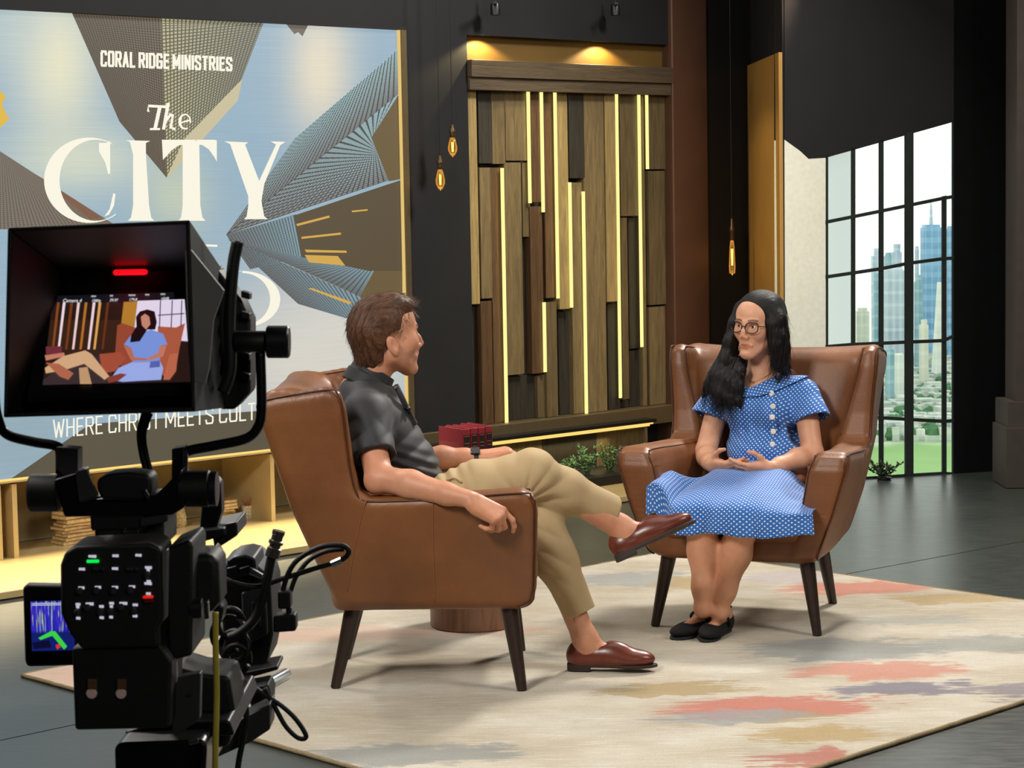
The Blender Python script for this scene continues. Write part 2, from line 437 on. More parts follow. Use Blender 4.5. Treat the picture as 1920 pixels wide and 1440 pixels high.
def _frost():
    t = NT('frosted_pane'); a = t.n('BsdfTranslucent', i={'Color': (.72, .74, .74, 1)}); tr = t.n('BsdfTransparent', i={'Color': (.84, .87, .87, 1)})
    mx = t.n('MixShader', i={'Fac': .75}); t.t.links.new(a.outputs[0], mx.inputs[1]); t.t.links.new(tr.outputs[0], mx.inputs[2])
    t.t.links.new(mx.outputs[0], t.out.inputs[0]); return t.m
gm = _glass(); fm = _frost()
for i in range(5):
    for j in range(5):
        if i == 4 and j == 0: continue
        a, c = xs[i][1]-1, xs[i+1][0]+1
        if i == 3 and j == 0: c = xs[5][0]+1
        f = [wn(x, y, -.012) for x, y in [(a, hs[j](a)), (a, hs[j+1](a)), (c, hs[j+1](c)), (c, hs[j](c))]]
        o = MB().prism(f[::-1], [p-Nw*.006 for p in f][::-1]).build('pane', fm if i == 0 else gm, win); relmove(o, win)
# right-hand pilaster at the frame edge
b = MB(); c0 = onz(1888, 914); 
def upr(x0, x1, y0, y1, Yd, th, mb):
    a = ony(x0, y1, Yd); c = ony(x1, y0, Yd); mb.box((a[0], Yd, max(0, a[2])), (c[0], Yd+th, c[2]))
upr(1905, 2010, -300, 760, 11.4, .25, b); upr(1890, 2020, 752, 803, 11.36, .3, b); upr(1887, 2020, 801, 915, 11.33, .33, b)
struct(b, 'trim_2', plain('dark_pilaster', '3a322b', .7))

# ---- city beyond the window: ground 300 m below, 2.4 to 4 km away
GZ = -300.
def bm(name, a, b_, vert=True, sc=.09, sc2=.05, k=.5):
    t = NT(name); v = t.obj(); sep = t.n('SeparateXYZ'); t.set(sep.inputs[0], v)
    fx = t.math('FRACT', t.math('MULTIPLY', sep.outputs[0], sc)); fz = t.math('FRACT', t.math('MULTIPLY', sep.outputs[2], sc2))
    ln = t.math('GREATER_THAN', fx if vert else fz, .55); l2 = t.math('GREATER_THAN', fz if vert else fx, .75)
    nz = t.noise(v, .02, 4).outputs[0]
    c = t.mix(t.math('MULTIPLY', t.math('ADD', ln, l2), k), srgb(a), srgb(b_)); c = t.mix(t.step(nz, .3, .8), c, srgb(b_))
    return t.fin(c, .4, 0, .3)
CM = dict(blue=bm('blue_tower_glass', '5f93c2', '9fc6e6', False), grey=bm('grey_blue_facade', '9fb2c8', 'dbe4ee'), teal=bm('teal_facade', '6f9fb4', 'b4d0d8'),  # facade colours blended towards white to carry distance haze
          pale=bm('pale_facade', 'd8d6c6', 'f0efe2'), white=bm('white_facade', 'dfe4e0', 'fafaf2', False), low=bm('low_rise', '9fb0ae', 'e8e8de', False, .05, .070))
TW = [  # px left, px right, px top, distance, material, crown, label
 (1732, 1766, 422, 3700, 'blue', 'flat', 'tallest blue glass tower, seen just right of the thick mullion'),
 (1637, 1659, 466, 3800, 'grey', 'step', 'blue-grey stepped tower behind the second mullion, farthest back'),
 (1661, 1672, 474, 3750, 'teal', 'flat', 'slim teal tower right beside the second mullion'),
 (1674, 1691, 458, 3800, 'grey', 'step', 'grey-blue tower with stepped top left of the thick mullion'),
 (1716, 1723, 462, 3800, 'grey', 'flat', 'very narrow grey tower hugging the right side of the thick mullion'),
 (1639, 1650, 512, 3500, 'teal', 'flat', 'darker teal slab standing in front of the stepped blue-grey tower'),
 (1660, 1697, 504, 3450, 'grey', 'flat', 'broad grey slab with vertical stripes left of the thick mullion'),
 (1716, 1730, 516, 3500, 'teal', 'step', 'stepped teal tower in front of the very narrow grey one'),
 (1726, 1741, 600, 3200, 'pale', 'step', 'low pale tower with stepped top below the tallest blue tower'),
 (1748, 1766, 530, 3300, 'white', 'wedge', 'white wedge-shaped tower with a pointed top'),
 (1777, 1786, 424, 3700, 'blue', 'flat', 'blue tower cut by the window frame at the far right pane'),
 (1606, 1630, 578, 3900, 'pale', 'step', 'hazy beige block standing alone left of the towers'),
 (1662, 1677, 656, 2950, 'teal', 'flat', 'short teal office block above the treetops'),
 (1678, 1695, 664, 3000, 'white', 'flat', 'short white office block above the treetops'),
]
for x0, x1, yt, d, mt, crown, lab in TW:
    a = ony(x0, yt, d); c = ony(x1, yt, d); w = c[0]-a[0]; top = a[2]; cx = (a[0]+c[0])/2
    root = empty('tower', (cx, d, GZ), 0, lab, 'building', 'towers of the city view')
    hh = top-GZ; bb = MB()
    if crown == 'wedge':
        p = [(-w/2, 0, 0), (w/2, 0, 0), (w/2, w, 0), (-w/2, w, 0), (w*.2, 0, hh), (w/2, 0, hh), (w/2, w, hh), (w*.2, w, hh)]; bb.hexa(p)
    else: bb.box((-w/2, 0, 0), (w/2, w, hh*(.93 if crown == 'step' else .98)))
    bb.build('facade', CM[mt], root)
    if crown == 'step':
        MB().box((-w*.3, w*.2, hh*.93), (w*.38, w*.8, hh)).build('upper_block', CM[mt], root)
    elif crown == 'flat':
        MB().box((-w*.42, w*.1, hh*.98), (w*.42, w*.9, hh)).build('roof_block', CM[mt], root)
    if d == 3700 and x0 < 1760:
        MB().tube([(0, w*.5, hh), (0, w*.5, hh+42)], [3.5, 1.2], 6).build('antenna', CM['grey'], root)
def _ground():
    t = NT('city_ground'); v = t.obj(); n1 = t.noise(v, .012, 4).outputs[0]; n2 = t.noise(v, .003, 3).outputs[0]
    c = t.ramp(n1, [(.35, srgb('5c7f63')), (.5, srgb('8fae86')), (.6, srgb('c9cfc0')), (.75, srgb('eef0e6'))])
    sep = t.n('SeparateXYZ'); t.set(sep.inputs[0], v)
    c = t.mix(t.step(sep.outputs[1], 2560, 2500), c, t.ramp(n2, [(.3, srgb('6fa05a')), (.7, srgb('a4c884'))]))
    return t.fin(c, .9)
gy0 = 2200; a = [ony(x, 700, y)[0] for x, y in ((1500, gy0), (1860, gy0), (1860, 3950), (1500, 3950))]
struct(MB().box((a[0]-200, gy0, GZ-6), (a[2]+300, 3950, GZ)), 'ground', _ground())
bb = MB(); rr = random.Random(3)
for i in range(700):
    yb = 2560+1300*rr.random()**1.3; x = ony(1560+240*rr.random(), 700, yb)[0]; w = 8+rr.random()*20; h_ = 5+rr.random()*16
    bb.box((x, yb, GZ), (x+w, yb+w, GZ+h_))
tag(bb.build('low_houses', CM['low'], kind='stuff'), 'sea of low pale houses below the city towers', 'houses')
bb = MB(); rt_ = random.Random(21)
for i in range(26):
    px_ = rt_.choice([rt_.uniform(1250, 1530), rt_.uniform(1830, 2080)]); d_ = rt_.uniform(3000, 3850); x = ony(px_, 700, d_)[0]; w = rt_.uniform(18, 34); bb.box((x, d_, GZ), (x+w, d_+w, GZ+rt_.uniform(60, 250)))
tag(bb.build('distant_towers', CM['grey'], kind='stuff'), 'more hazy towers of the skyline hidden beyond the window frame', 'buildings')
bb = MB()
for i in range(900):
    yb = 2570+850*rr.random(); x = ony(1600+200*rr.random(), 700, yb)[0]; r_ = 3+rr.random()*7
    bb.lathe([(r_*.5, 0), (r_, r_*.6), (r_*.7, r_*1.4), (r_*.1, r_*1.8)], (x, yb, GZ), 6)
tag(bb.build('trees', plain('tree_green', '56805c', .9, 0, .2, .3, .05), kind='stuff'), 'dark green treetops scattered between park and towers', 'trees')

# ================================================================= LED VIDEO SCREEN
scr = empty('video_screen', wp(.9, D, zB), 0, 'huge glowing video wall showing skyscrapers and a big serif title', 'screen')
def kid(o, par=scr):
    o.location = Vector(o.location)-par.location; return o
def sp(x, y, off):                         # pixel -> point lying on the picture surface, off = layer height
    s_, z_ = sz(x, y); return wp(min(max(s_, s0), sR), D-.005+off, min(max(z_, zB), zT))
kid(MB().wbox(s0-.02, sR, D-.02, D-.06, zB, zT).build('panel', M['black'], scr))
def _pic():
    t = NT('picture'); a = t.attr('Col'); t.fin((0, 0, 0, 1), .5)
    w = t.n('TexNoise', i={'Vector': t.map(t.obj(), (1, 1, 90)), 'Scale': 3.}).outputs[0]
    t.set(t.b.inputs['Emission Color'], t.mix(1, a.outputs['Color'], t.ramp(w, [(.3, (.92, .92, .92)), (.7, (1, 1, 1))]), 'MULTIPLY'))
    t.b.inputs['Emission Strength'].default_value = .95; return t.m
M['pic'] = _pic()
def lin3(c): return np.array(srgb(c)[:3])
def sky_col(x, y):
    c = lin3('9ab6c8')*1.0; 
    for cx, cy, sx, sy, col, k in [(110, 120, 75, 150, 'ece9c9', .95), (150, 300, 130, 60, 'e4e6c8', .7), (600, 130, 60, 130, 'efe3c8', .95), (330, 370, 60, 70, 'd9dcae', .6),
                                   (560, 680, 190, 150, 'dcd8cc', .97), (640, 640, 120, 130, 'dedad0', .9), (20, 60, 60, 80, 'd3dccf', .4), (40, 830, 90, 80, '93a9ae', .6)]:
        w = k*math.exp(-((x-cx)/sx)**2-((y-cy)/sy)**2); c = c*(1-w)+lin3(col)*w
    return c
nx, ny = 52, 44; v = []; f = []; cc = []
for j in range(ny+1):
    for i in range(nx+1):
        s_ = s0+(sR-s0)*i/nx; z_ = zT+(zB-zT)*j/ny; p = wp(s_, D-.005, z_); v.append(p)
        q = p-EYE; zc = q@FW; cc.append(sky_col(960+F_PX*(q@RT)/zc, 720-F_PX*(q@UP)/zc))
f = [(j*(nx+1)+i, (j+1)*(nx+1)+i, (j+1)*(nx+1)+i+1, j*(nx+1)+i+1) for j in range(ny) for i in range(nx)]
o = kid(pydata('picture_sky', v, f, M['pic'], scr)); vcol(o, 'Col', cc)
def _grid(name, dark, light, su, sv, wl=.3):
    t = NT(name); sep = t.n('SeparateXYZ'); t.set(sep.inputs[0], t.attr('uvv').outputs['Vector'])
    fu = t.math('FRACT', t.math('MULTIPLY', sep.outputs[0], su)); fv = t.math('FRACT', t.math('MULTIPLY', sep.outputs[1], sv))
    l_ = t.math('MULTIPLY', t.math('GREATER_THAN', fu, wl), t.math('GREATER_THAN', fv, wl))
    gr = t.mix(sep.outputs[0], light[0], light[1])
    t.fin((0, 0, 0, 1), .5); t.set(t.b.inputs['Emission Color'], t.mix(l_, srgb(dark), gr)); t.b.inputs['Emission Strength'].default_value = .95
    return t.m
def flat(px, mat_, off, name='picture_tower', uv=None):
    o = kid(pydata(name, [sp(x, y, off) for x, y in px], [tuple(range(len(px)))[::-1]], mat_, scr))
    if uv: vvec(o, 'uvv', [(u, w, 0) for u, w in uv])
    return o
def gquad(px, mat_, off, n=10, name='picture_tower'):   # 4 px corners, fine grid with uv 0..1
    a, b_, c, d = [np.array(p, float) for p in px]; v = []; uv = []
    for j in range(n+1):
        for i in range(n+1):
            u, w = i/n, j/n; p = (a*(1-u)+b_*u)*(1-w)+(d*(1-u)+c*u)*w; v.append(sp(p[0], p[1], off)); uv.append((u, w, 0))
    o = kid(pydata(name, v, [(j*(n+1)+i, (j+1)*(n+1)+i, (j+1)*(n+1)+i+1, j*(n+1)+i+1) for j in range(n) for i in range(n)], mat_, scr)); vvec(o, 'uvv', uv)
g = lambda h: srgb(h)
gA = _grid('picture_grid_a', '443c32', (g('6b6050'), g('7a6c58')), 30, 60, .35); gB = _grid('picture_grid_b', '5a5648', (g('bdb98c'), g('8d8f80')), 26, 44, .35)
gC = _grid('picture_grid_c', '4d4a45', (g('85898a'), g('a9cfd6')), 26, 30, .3); gD = _grid('picture_grid_d', '55544f', (g('6f7478'), g('8fb6c6')), 24, 26, .3)
br = emit('picture_brown', '6a5836', .95); br2 = emit('picture_dark_brown', '584b35', .95); gld = emit('picture_gold', 'd6a94e', .95); gry = emit('picture_grey', '6d655a', .95)
crm = emit('picture_cream', 'c9bf9a', .95); dkb = emit('picture_olive', '565040', .95); yel = emit('picture_yellow', 'e0b83e', .95)
gquad([(136, 24), (302, 24), (313, 333), (225, 228)], gA, .001); gquad([(302, 24), (502, 24), (436, 196), (313, 333)], gB, .001)
flat([(455, 148), (447, 188), (322, 326), (313, 333), (345, 262)][::-1], crm, .0015)
flat([(538, 40), (578, 44), (568, 68), (560, 60), (553, 64)][::-1], gry, .001)
gquad([(425, 440), (556, 257), (748, 92), (748, 176)], gC, .0012); gquad([(425, 440), (748, 176), (697, 258), (730, 338)], gC, .0012)
flat([(748, 178), (697, 258), (730, 340), (752, 336)], br, .0016); flat([(752, 338), (552, 404), (566, 482), (692, 508), (756, 508)], br2, .0016)
gquad([(425, 440), (556, 402), (570, 482), (470, 505)], gD, .0012); gquad([(428, 446), (566, 482), (703, 506), (676, 556)], gD, .0013); gquad([(428, 448), (676, 556), (700, 612), (560, 570)], gD, .0012)
flat([(703, 506), (756, 508), (756, 620), (700, 620), (676, 556)], br, .0014)
for q in ([(578, 541), (585, 540), (660, 566), (656, 571)], [(556, 420), (618, 404), (619, 408), (558, 424)], [(566, 444), (640, 436), (640, 440), (566, 448)], [(572, 468), (650, 470), (651, 474), (575, 473)],
          [(572, 478), (634, 480), (648, 498), (580, 492)], [(660, 395), (690, 392), (690, 395), (661, 398)]):
    flat(q, gld, .002, 'picture_lit_windows')
gquad([(0, 283), (96, 345), (230, 430), (0, 430)], _grid('picture_grid_e', '5c554c', (g('83796c'), g('8a7866')), 30, 40, .3), .001)
flat([(70, 328), (96, 344), (190, 408), (170, 412)], emit('picture_rust', '7d5540', .95), .0015)
flat([(0, 168), (12, 182), (4, 196), (18, 224), (0, 240)], yel, .001)
flat([(170, 795), (620, 760), (620, 870), (60, 905), (20, 905)], dkb, .001)
# ---- writing on the screen
txt = emit('picture_lettering', 'f6f2df', 1.0)
GL = {'C': [[(1, .8), (.9, 1), (.1, 1), (0, .88), (0, .12), (.1, 0), (.9, 0), (1, .2)]], 'O': [[(.1, 0), (0, .1), (0, .9), (.1, 1), (.9, 1), (1, .9), (1, .1), (.9, 0), (.1, 0)]],
      'R': [[(0, 0), (0, 1), (.85, 1), (1, .9), (1, .62), (.85, .5), (0, .5)], [(.55, .5), (1, 0)]], 'A': [[(0, 0), (.5, 1), (1, 0)], [(.2, .3), (.8, .3)]], 'L': [[(0, 1), (0, 0), (1, 0)]],
      'I': [[(0, 0), (0, 1)]], 'D': [[(0, 0), (0, 1), (.8, 1), (1, .85), (1, .15), (.8, 0), (0, 0)]], 'G': [[(1, .8), (.9, 1), (.1, 1), (0, .88), (0, .12), (.1, 0), (.9, 0), (1, .12), (1, .48), (.6, .48)]],
      'E': [[(1, 1), (0, 1), (0, 0), (1, 0)], [(0, .52), (.85, .52)]], 'M': [[(0, 0), (0, 1), (.5, .25), (1, 1), (1, 0)]], 'N': [[(0, 0), (0, 1), (1, 0), (1, 1)]],
      'S': [[(1, .8), (.9, 1), (.1, 1), (0, .88), (0, .65), (1, .38), (1, .12), (.9, 0), (.1, 0), (0, .2)]], 'T': [[(0, 1), (1, 1)], [(.5, 1), (.5, 0)]], 'W': [[(0, 1), (.25, 0), (.5, .85), (.75, 0), (1, 1)]],
      'H': [[(0, 0), (0, 1)], [(1, 0), (1, 1)], [(0, .52), (1, .52)]], 'U': [[(0, 1), (0, .12), (.1, 0), (.9, 0), (1, .12), (1, 1)]], 'o': [[(.2, 0), (0, .15), (0, .5), (.2, .65), (.8, .65), (1, .5), (1, .15), (.8, 0), (.2, 0)]], 'f': [[(.3, 0), (.3, .85), (.5, 1), (.9, 1)], [(0, .62), (.8, .62)]]}
GW = {'I': 0., 'M': 1.35, 'W': 1.5, 'E': .85, 'L': .8, 'T': .9}
def write(text, x0, x1, top, bot, th, off=.0035, cw=.62):
    """capital letters between x0 and x1; top / bot = functions of x giving pixel rows"""
    units = 0; items = []
    for ch in text:
        w = .55 if ch == ' ' else GW.get(ch, 1.); items.append((ch, units, w)); units += w+(.0 if ch == ' ' else cw)
    k = (x1-x0)/(units-cw); mb = MB()
    for ch, u, w in items:
        for st in GL.get(ch, []):
            pts = []
            for a, b_ in st:
                x = x0+(u+a*w)*k; t_, bt = top(x), bot(x); pts.append((x, bt+(t_-bt)*(b_*(1-th/(bt-t_))+th/2/(bt-t_))))
            for (xa, ya), (xb, yb) in zip(pts[:-1], pts[1:]):
                dx, dy = xb-xa, yb-ya; l_ = math.hypot(dx, dy)+1e-6; nx_, ny_ = -dy/l_*th/2, dx/l_*th/2; ex, ey = dx/l_*th*.4, dy/l_*th*.4
                q = [(xa-ex+nx_, ya-ey+ny_), (xb+ex+nx_, yb+ey+ny_), (xb+ex-nx_, yb+ey-ny_), (xa-ex-nx_, ya-ey-ny_)]
                mb.add([sp(*p, off) for p in q], [(0, 1, 2, 3)])
    return kid(mb.build('lettering', txt, scr))
ln2 = lambda xa, ya, xb, yb: (lambda x: ya+(yb-ya)*(x-xa)/(xb-xa))
write('CORAL RIDGE MINISTRIES', 191, 434, ln2(189, 94, 436, 107), ln2(189, 125, 436, 134), 4.6, cw=.72)
write('WHERE CHRIST MEETS CULTURE', 101, 533, ln2(98, 787, 462, 756), ln2(98, 822, 462, 789), 3.0, cw=.5)
write('of', 296, 330, lambda x: 440, lambda x: 478, 5, cw=.4)
def lpoly(px, off=.003):
    return kid(pydata('title_letter', [sp(x, y, off) for x, y in px], [tuple(range(len(px)))], txt, scr))
def lstrip(L_, R_, off=.003):              # quad strip between two edges
    v = [sp(x, y, off) for x, y in L_]+[sp(x, y, off) for x, y in R_]; n = len(L_)
    return kid(pydata('title_letter', v, [(i, i+1, n+i+1, n+i) for i in range(n-1)], txt, scr))
# C
T_ = np.linspace(math.radians(-61), math.radians(-305), 40)
lstrip([(168+85*math.cos(a), 338+80*math.sin(a)*1.0) for a in T_], [(180+(68 if math.cos(a) < 0 else 66)*math.cos(a), 338+76*math.sin(a)) for a in T_])
lpoly([(200, 268), (207, 264), (207, 326), (203, 326), (198, 305), (186, 284), (186, 268)]); lpoly([(213, 362), (217, 364), (214, 386), (205, 402), (196, 406), (206, 392)])
# I, T, Y with flared feet
lstrip([(236, 263), (244, 266), (250, 290), (250, 385), (246, 408), (240, 414)], [(282, 264), (274, 268), (274, 290), (280, 385), (284, 408), (290, 414)])
lstrip([(343, 264), (343, 385), (340, 408), (334, 414)], [(374, 264), (376, 385), (380, 408), (386, 414)])
lstrip([(304, 263), (306, 300), (311, 290), (326, 274), (345, 271)], [(304, 262), (340, 262), (350, 262), (360, 262), (370, 262)])
lstrip([(370, 262), (375, 262), (390, 262), (402, 262), (407, 263)], [(370, 271), (380, 272), (392, 280), (402, 294), (407, 303)])
lstrip([(421, 265), (432, 270), (466, 368), (466, 385), (463, 406), (458, 411)], [(466, 267), (460, 271), (486, 338), (492, 385), (496, 406), (503, 411)])
lstrip([(508, 265), (518, 271), (486, 340), (478, 362)], [(536, 266), (526, 272), (496, 345), (490, 380)])
# The (italic serif)
lpoly([(278, 196), (316, 198), (315, 203), (279, 201)]); lpoly([(278, 198), (281, 210), (276, 209)]); lpoly([(297, 199), (304, 199), (295, 240), (288, 240)]); lpoly([(282, 240), (301, 240), (300, 244), (281, 244)])
lpoly([(313, 193), (319, 193), (310, 243), (304, 243)]); lstrip([(311, 222), (320, 212), (327, 215), (323, 238), (330, 240)], [(312, 230), (321, 218), (322, 219), (318, 240), (329, 245)])
A_ = np.linspace(math.radians(10), math.radians(-300), 22)
lstrip([(345+12*math.cos(a)+2, 228+15*math.sin(a)) for a in A_], [(346+8*math.cos(a)+2, 228+12*math.sin(a)) for a in A_]); lpoly([(338, 229), (355, 224), (356, 227), (338, 232)])
# dashes around "of", second title word GOD (mostly behind the viewfinder)
lpoly([(385, 458), (408, 459), (408, 463), (385, 462)]); lpoly([(215, 460), (240, 460), (240, 464), (215, 464)])
for cx in (140, 285):
    A_ = np.linspace(0, -2*math.pi, 40); lstrip([(cx+75*math.cos(a), 562+54*math.sin(a)) for a in A_], [(cx+56*math.cos(a), 562+50*math.sin(a)) for a in A_])
lpoly([(140, 560), (214, 560), (214, 566), (140, 566)])
A_ = np.linspace(math.radians(90), math.radians(-90), 24)
lstrip([(455+71*math.cos(a), 561+53*math.sin(a)) for a in A_], [(455+52*math.cos(a), 561+49*math.sin(a)) for a in A_]); lstrip([(385, 508), (392, 512), (392, 610), (385, 614)], [(460, 508), (416, 512), (416, 610), (460, 614)])
# bronze frame with its lit edge
fr = MB(); fr.wbox(sR+.010, fR, D+.02, D-.06, zRb, zT+.012); kid(fr.build('side_frame', M['screenframe'], scr))
kid(MB().wbox(sR, sR+.009, D+.012, D-.05, zB, zT).build('light_strip', emit('frame_light', (1, .86, .52), .75), scr))
kid(MB().wbox(s0, fR, D+.02, D-.02, zT, zT+.014).build('top_frame', M['wall'], scr))

# ================================================================= LOW SHELF UNDER THE SCREEN + STEP
sh = empty('display_shelf', wp(.9, D, 0), 0, 'low open shelf with bright brass rail under the video wall', 'shelf')
kid(MB().wbox(s0, fR+.0, D+.05, D-.02, zRt, zB+.0).build('rail', M['brass'], sh), sh)
kid(MB().wbox(s0, fR, D+.045, D+.03, zB, zB+.008).build('light_strip', M['ledwarm'], sh), sh)
kid(MB().wbox(s0, fR, D-.38, D-.41, .035, zRt).build('back_panel', plain('shelf_back', '7a6a45', .6), sh), sh)
kid(MB().wbox(s0, fR, D+.02, D-.40, zRt-.01, zRt).build('upper_board', M['screenframe'], sh), sh)
for x in (-8, 22, 218, 506, 690):
    s_ = sz(x, 960)[0]; kid(MB().wbox(s_-.012, s_+.012, D+.03, D-.38, .035, zRt-.01).build('divider', M['brass'], sh), sh)
kid(MB().wbox(s0, fR, D-.30, D-.32, zRt-.03, zRt-.012).build('light_strip', emit('shelf_light', (1, .8, .42), .9), sh), sh)
st = MB().wbox(s0, 4.6, 0, D-.36, 0.004, .035).build('stage_step', M['brass'], bevel=.004); tag(st, 'long low brass-coloured step running along the foot of the back wall', 'step')

# ================================================================= PLANK PANEL
pn = empty('plank_panel', wp((pL+pR)/2, D, fT), 0, 'wall panel of uneven upright oak planks with glowing strips between them', 'wall panel')
kp = lambda o: kid(o, pn)
kp(MB().wbox(pL, pR, D-.10, D-.13, fB, bmT).build('backing', M['plankdark'], pn))
kp(MB().wbox(pL-.0, pR, D+.035, D-.1, (pT+bmT)/2-.012, bmT).build('beam', M['beam'], pn, bevel=.003)); kp(MB().wbox(pL-.0, pR, D+.02, D-.1, pT, (pT+bmT)/2-.014).build('beam', M['beam'], pn, bevel=.003))
kp(MB().wbox(fR+.0, pR, D+.03, D-.1, fB, fT).build('sill', M['screenframe'], pn, bevel=.004))
K = .34375
def c4(x, y): return (740+x*K, y*K)
def c5(x, y): return (740+x*K, 400+y*K)
BT = lambda x: fT
def pk(xt0, xt1, top, bot, mt, dp, xb0=None, xb1=None, name='plank'):
    """top / bot given as pixel points on the plank's left edge, or None for the panel's own edge"""
    xb0 = xt0 if xb0 is None else xb0; xb1 = xt1 if xb1 is None else xb1
    yt = 170 if top is None else top; yb = 790 if bot is None else bot
    nn = D-.10+dp; a = sz(xt0, yt, nn); b_ = sz(xt1, yt, nn); c = sz(xb0, yb, nn); d = sz(xb1, yb, nn)
    zt = pT if top is None else a[1]; zb = fT if bot is None else c[1]
    g_ = .0012 if name == 'plank' else 0
    s_0 = .5*(a[0]+c[0])+g_; s_1 = .5*(b_[0]+d[0])-g_
    if name != 'plank': mid = (s_0+s_1)/2; s_0, s_1 = mid-.0105, mid+.0105
    o = MB().wbox(s_0, s_1, D-.10+dp, D-.11 if name == 'plank' else D-.106+dp, zb+g_, zt-g_).build(name, M[mt], pn, bevel=.0022 if name == 'plank' else 0, seg=1); kp(o); return o
X = lambda x: 740+x*K
PLK = [  # left, right (crop px), top row, bottom row (full px), material, depth
 (395, 457, None, 572, 'plankpale', .068), (410, 470, 575, None, 'plankdark', .02),
 (457, 530, None, 307, 'plankdark', .05), (468, 530, 314, 561, 'plank', .06), (474, 537, 565, None, 'plankred', .066),
 (530, 603, None, 308, 'plank', .055), (532, 594, 314, None, 'plankred', .05),
 (604, 725, None, 302, 'plank', .06), (606, 700, 304, 705, 'plank', .052), (697, 741, 304, 445, 'plank', .05), (702, 744, 446, 705, 'plankdark', .012),
 (745, 797, None, 380, 'plankred', .066), (744, 813, 387, 702, 'plankred', .06), (622, 780, 706, None, 'plankdark', .02), (780, 821, 704, None, 'plank', .045),
 (818, 877, None, 560, 'plankred', .05), (829, 890, 567, None, 'plank', .066),
 (891, 951, None, 581, 'plankpale', .062), (895, 970, 584, None, 'plankdark', .02),
 (952, 1036, None, 335, 'plankdark', .068), (969, 1032, 342, None, 'plank', .055),
 (1037, 1151, None, None, 'plank', .068), (1152, 1213, None, 567, 'plankpale', .070), (1163, 1229, 570, None, 'plankdark', .04),
 (1231, 1336, None, 406, 'plank', .06), (1240, 1276, 408, 750, 'plank', .06), (1277, 1339, 408, 655, 'plankdark', .03), (1280, 1352, 657, None, 'plankdark', .02), (1232, 1279, 752, None, 'plankdark', .015),
 (1347, 1371, None, None, 'plank', .05), (1386, 1483, None, 318, 'plank', .066), (1388, 1488, 320, 573, 'plank', .06), (1392, 1496, 575, None, 'plank', .05)]
for x0, x1, yt, yb, mt, dp in PLK: pk(X(x0), X(x1), yt, yb, mt, dp)
for x0, x1, yt, yb, mt in [(594, 607, 315, None, 'led'), (726, 744, None, 381, 'led'), (797, 817, None, 398, 'led'), (813, 827, 567, 698, 'led'), (877, 892, None, 560, 'led'),
                           (955, 969, 342, 577, 'led'), (1034, 1045, 359, 777, 'led'), (1214, 1231, None, 747, 'led'), (1337, 1347, None, 651, 'led'), (1371, 1386, None, 317, 'led'), (1484, 1498, None, 560, 'ledblue')]:
    pk(X(x0), X(x1), yt, yb, mt, .074, name='light_strip')
# downlights over the recess
for x in (905, 1130):
    s_ = sz(x, 40)[0]; d_ = empty('downlight', wp(s_, D+.10, sz(x, 38)[1]+.05), 0, 'small black downlight above the %s glow on the ochre recess' % ('left' if x < 1000 else 'right'), 'lamp', 'downlights above the plank panel')
    MB().lathe([(.022, .03), (.026, .02), (.026, -.03), (.020, -.03), (.016, -.01)], seg=14).build('can', M['planter'], d_, auto=True)
    MB().lathe([(.005, .0), (.005, .10)], seg=8).build('stem', M['planter'], d_); MB().box((-.01, -.12, .02), (.01, 0, .03)).build('bracket', M['planter'], d_)
    spot('downlight_beam', tuple(wp(s_, D+.04, gT+.012)), tuple(wp(s_, D+.04, 1.)), 19.0, (1, .76, .38), 138, .3, .008)

# ---- lit ledge, wood slats and planter below the plank panel
lg = empty('lit_ledge', wp(3.6, D, .2), 0, 'dark ledge with a thin glowing line below the plank panel', 'ledge'); kl = lambda o: kid(o, lg)
la = sz(800, 846, D+.1); lb = sz(1222, 796, D+.1)
zl = .5*(la[1]+lb[1]); sLe = lb[0]
kl(MB().wbox(fR, sLe+.02, D+.12, D-.1, zl+.012, zl+.03).build('board', M['planter'], lg)); kl(MB().wbox(fR, sLe, D+.112, D+.10, zl+.002, zl+.012).build('light_strip', M['ledwarm'], lg))
kl(MB().wbox(fR, sLe, D+.085, D+.08, zl-.012, zl-.002).build('light_strip', M['ledwarm'], lg))
xx = fR; k_ = 0
for w in (.55, .36, .42, .42):
    kl(MB().wbox(xx+.002, xx+w-.002, D+.02, D-.02, .03, zl-.02).build('slat', M['plank' if k_ % 2 else 'plankdark'], lg)); xx += w; k_ += 1
pb = MB().wbox(3.1, 4.9, -.36, D+.03, .036, .085).build('planter_box', M['planter'], bevel=.004); tag(pb, 'long low black planter trough on the step under the plank panel', 'planter')

# ================================================================= LIGHT BULBS ON CORDS
M['bulbglass'] = None
def _bg():
    t = NT('amber_glass'); tr = t.n('BsdfTransparent', i={'Color': (1, .80, .45, 1)}); gl = t.n('BsdfGlossy', i={'Roughness': .03, 'Color': (1, .9, .7, 1)})
    em = t.n('Emission', i={'Color': (1, .55, .15, 1), 'Strength': .10}); lw = t.n('LayerWeight', i={'Blend': .35})
    m1 = t.n('MixShader', i={'Fac': lw.outputs[0]}); t.t.links.new(tr.outputs[0], m1.inputs[1]); t.t.links.new(gl.outputs[0], m1.inputs[2])
    a = t.n('AddShader'); t.t.links.new(m1.outputs[0], a.inputs[0]); t.t.links.new(em.outputs[0], a.inputs[1]); t.t.links.new(a.outputs[0], t.out.inputs[0]); return t.m
M['bulbglass'] = _bg(); M['socket'] = plain('antique_brass', '5a4a33', .35, .8, .5, .2, 200); M['filament'] = emit('filament', (1, .78, .38), 7)
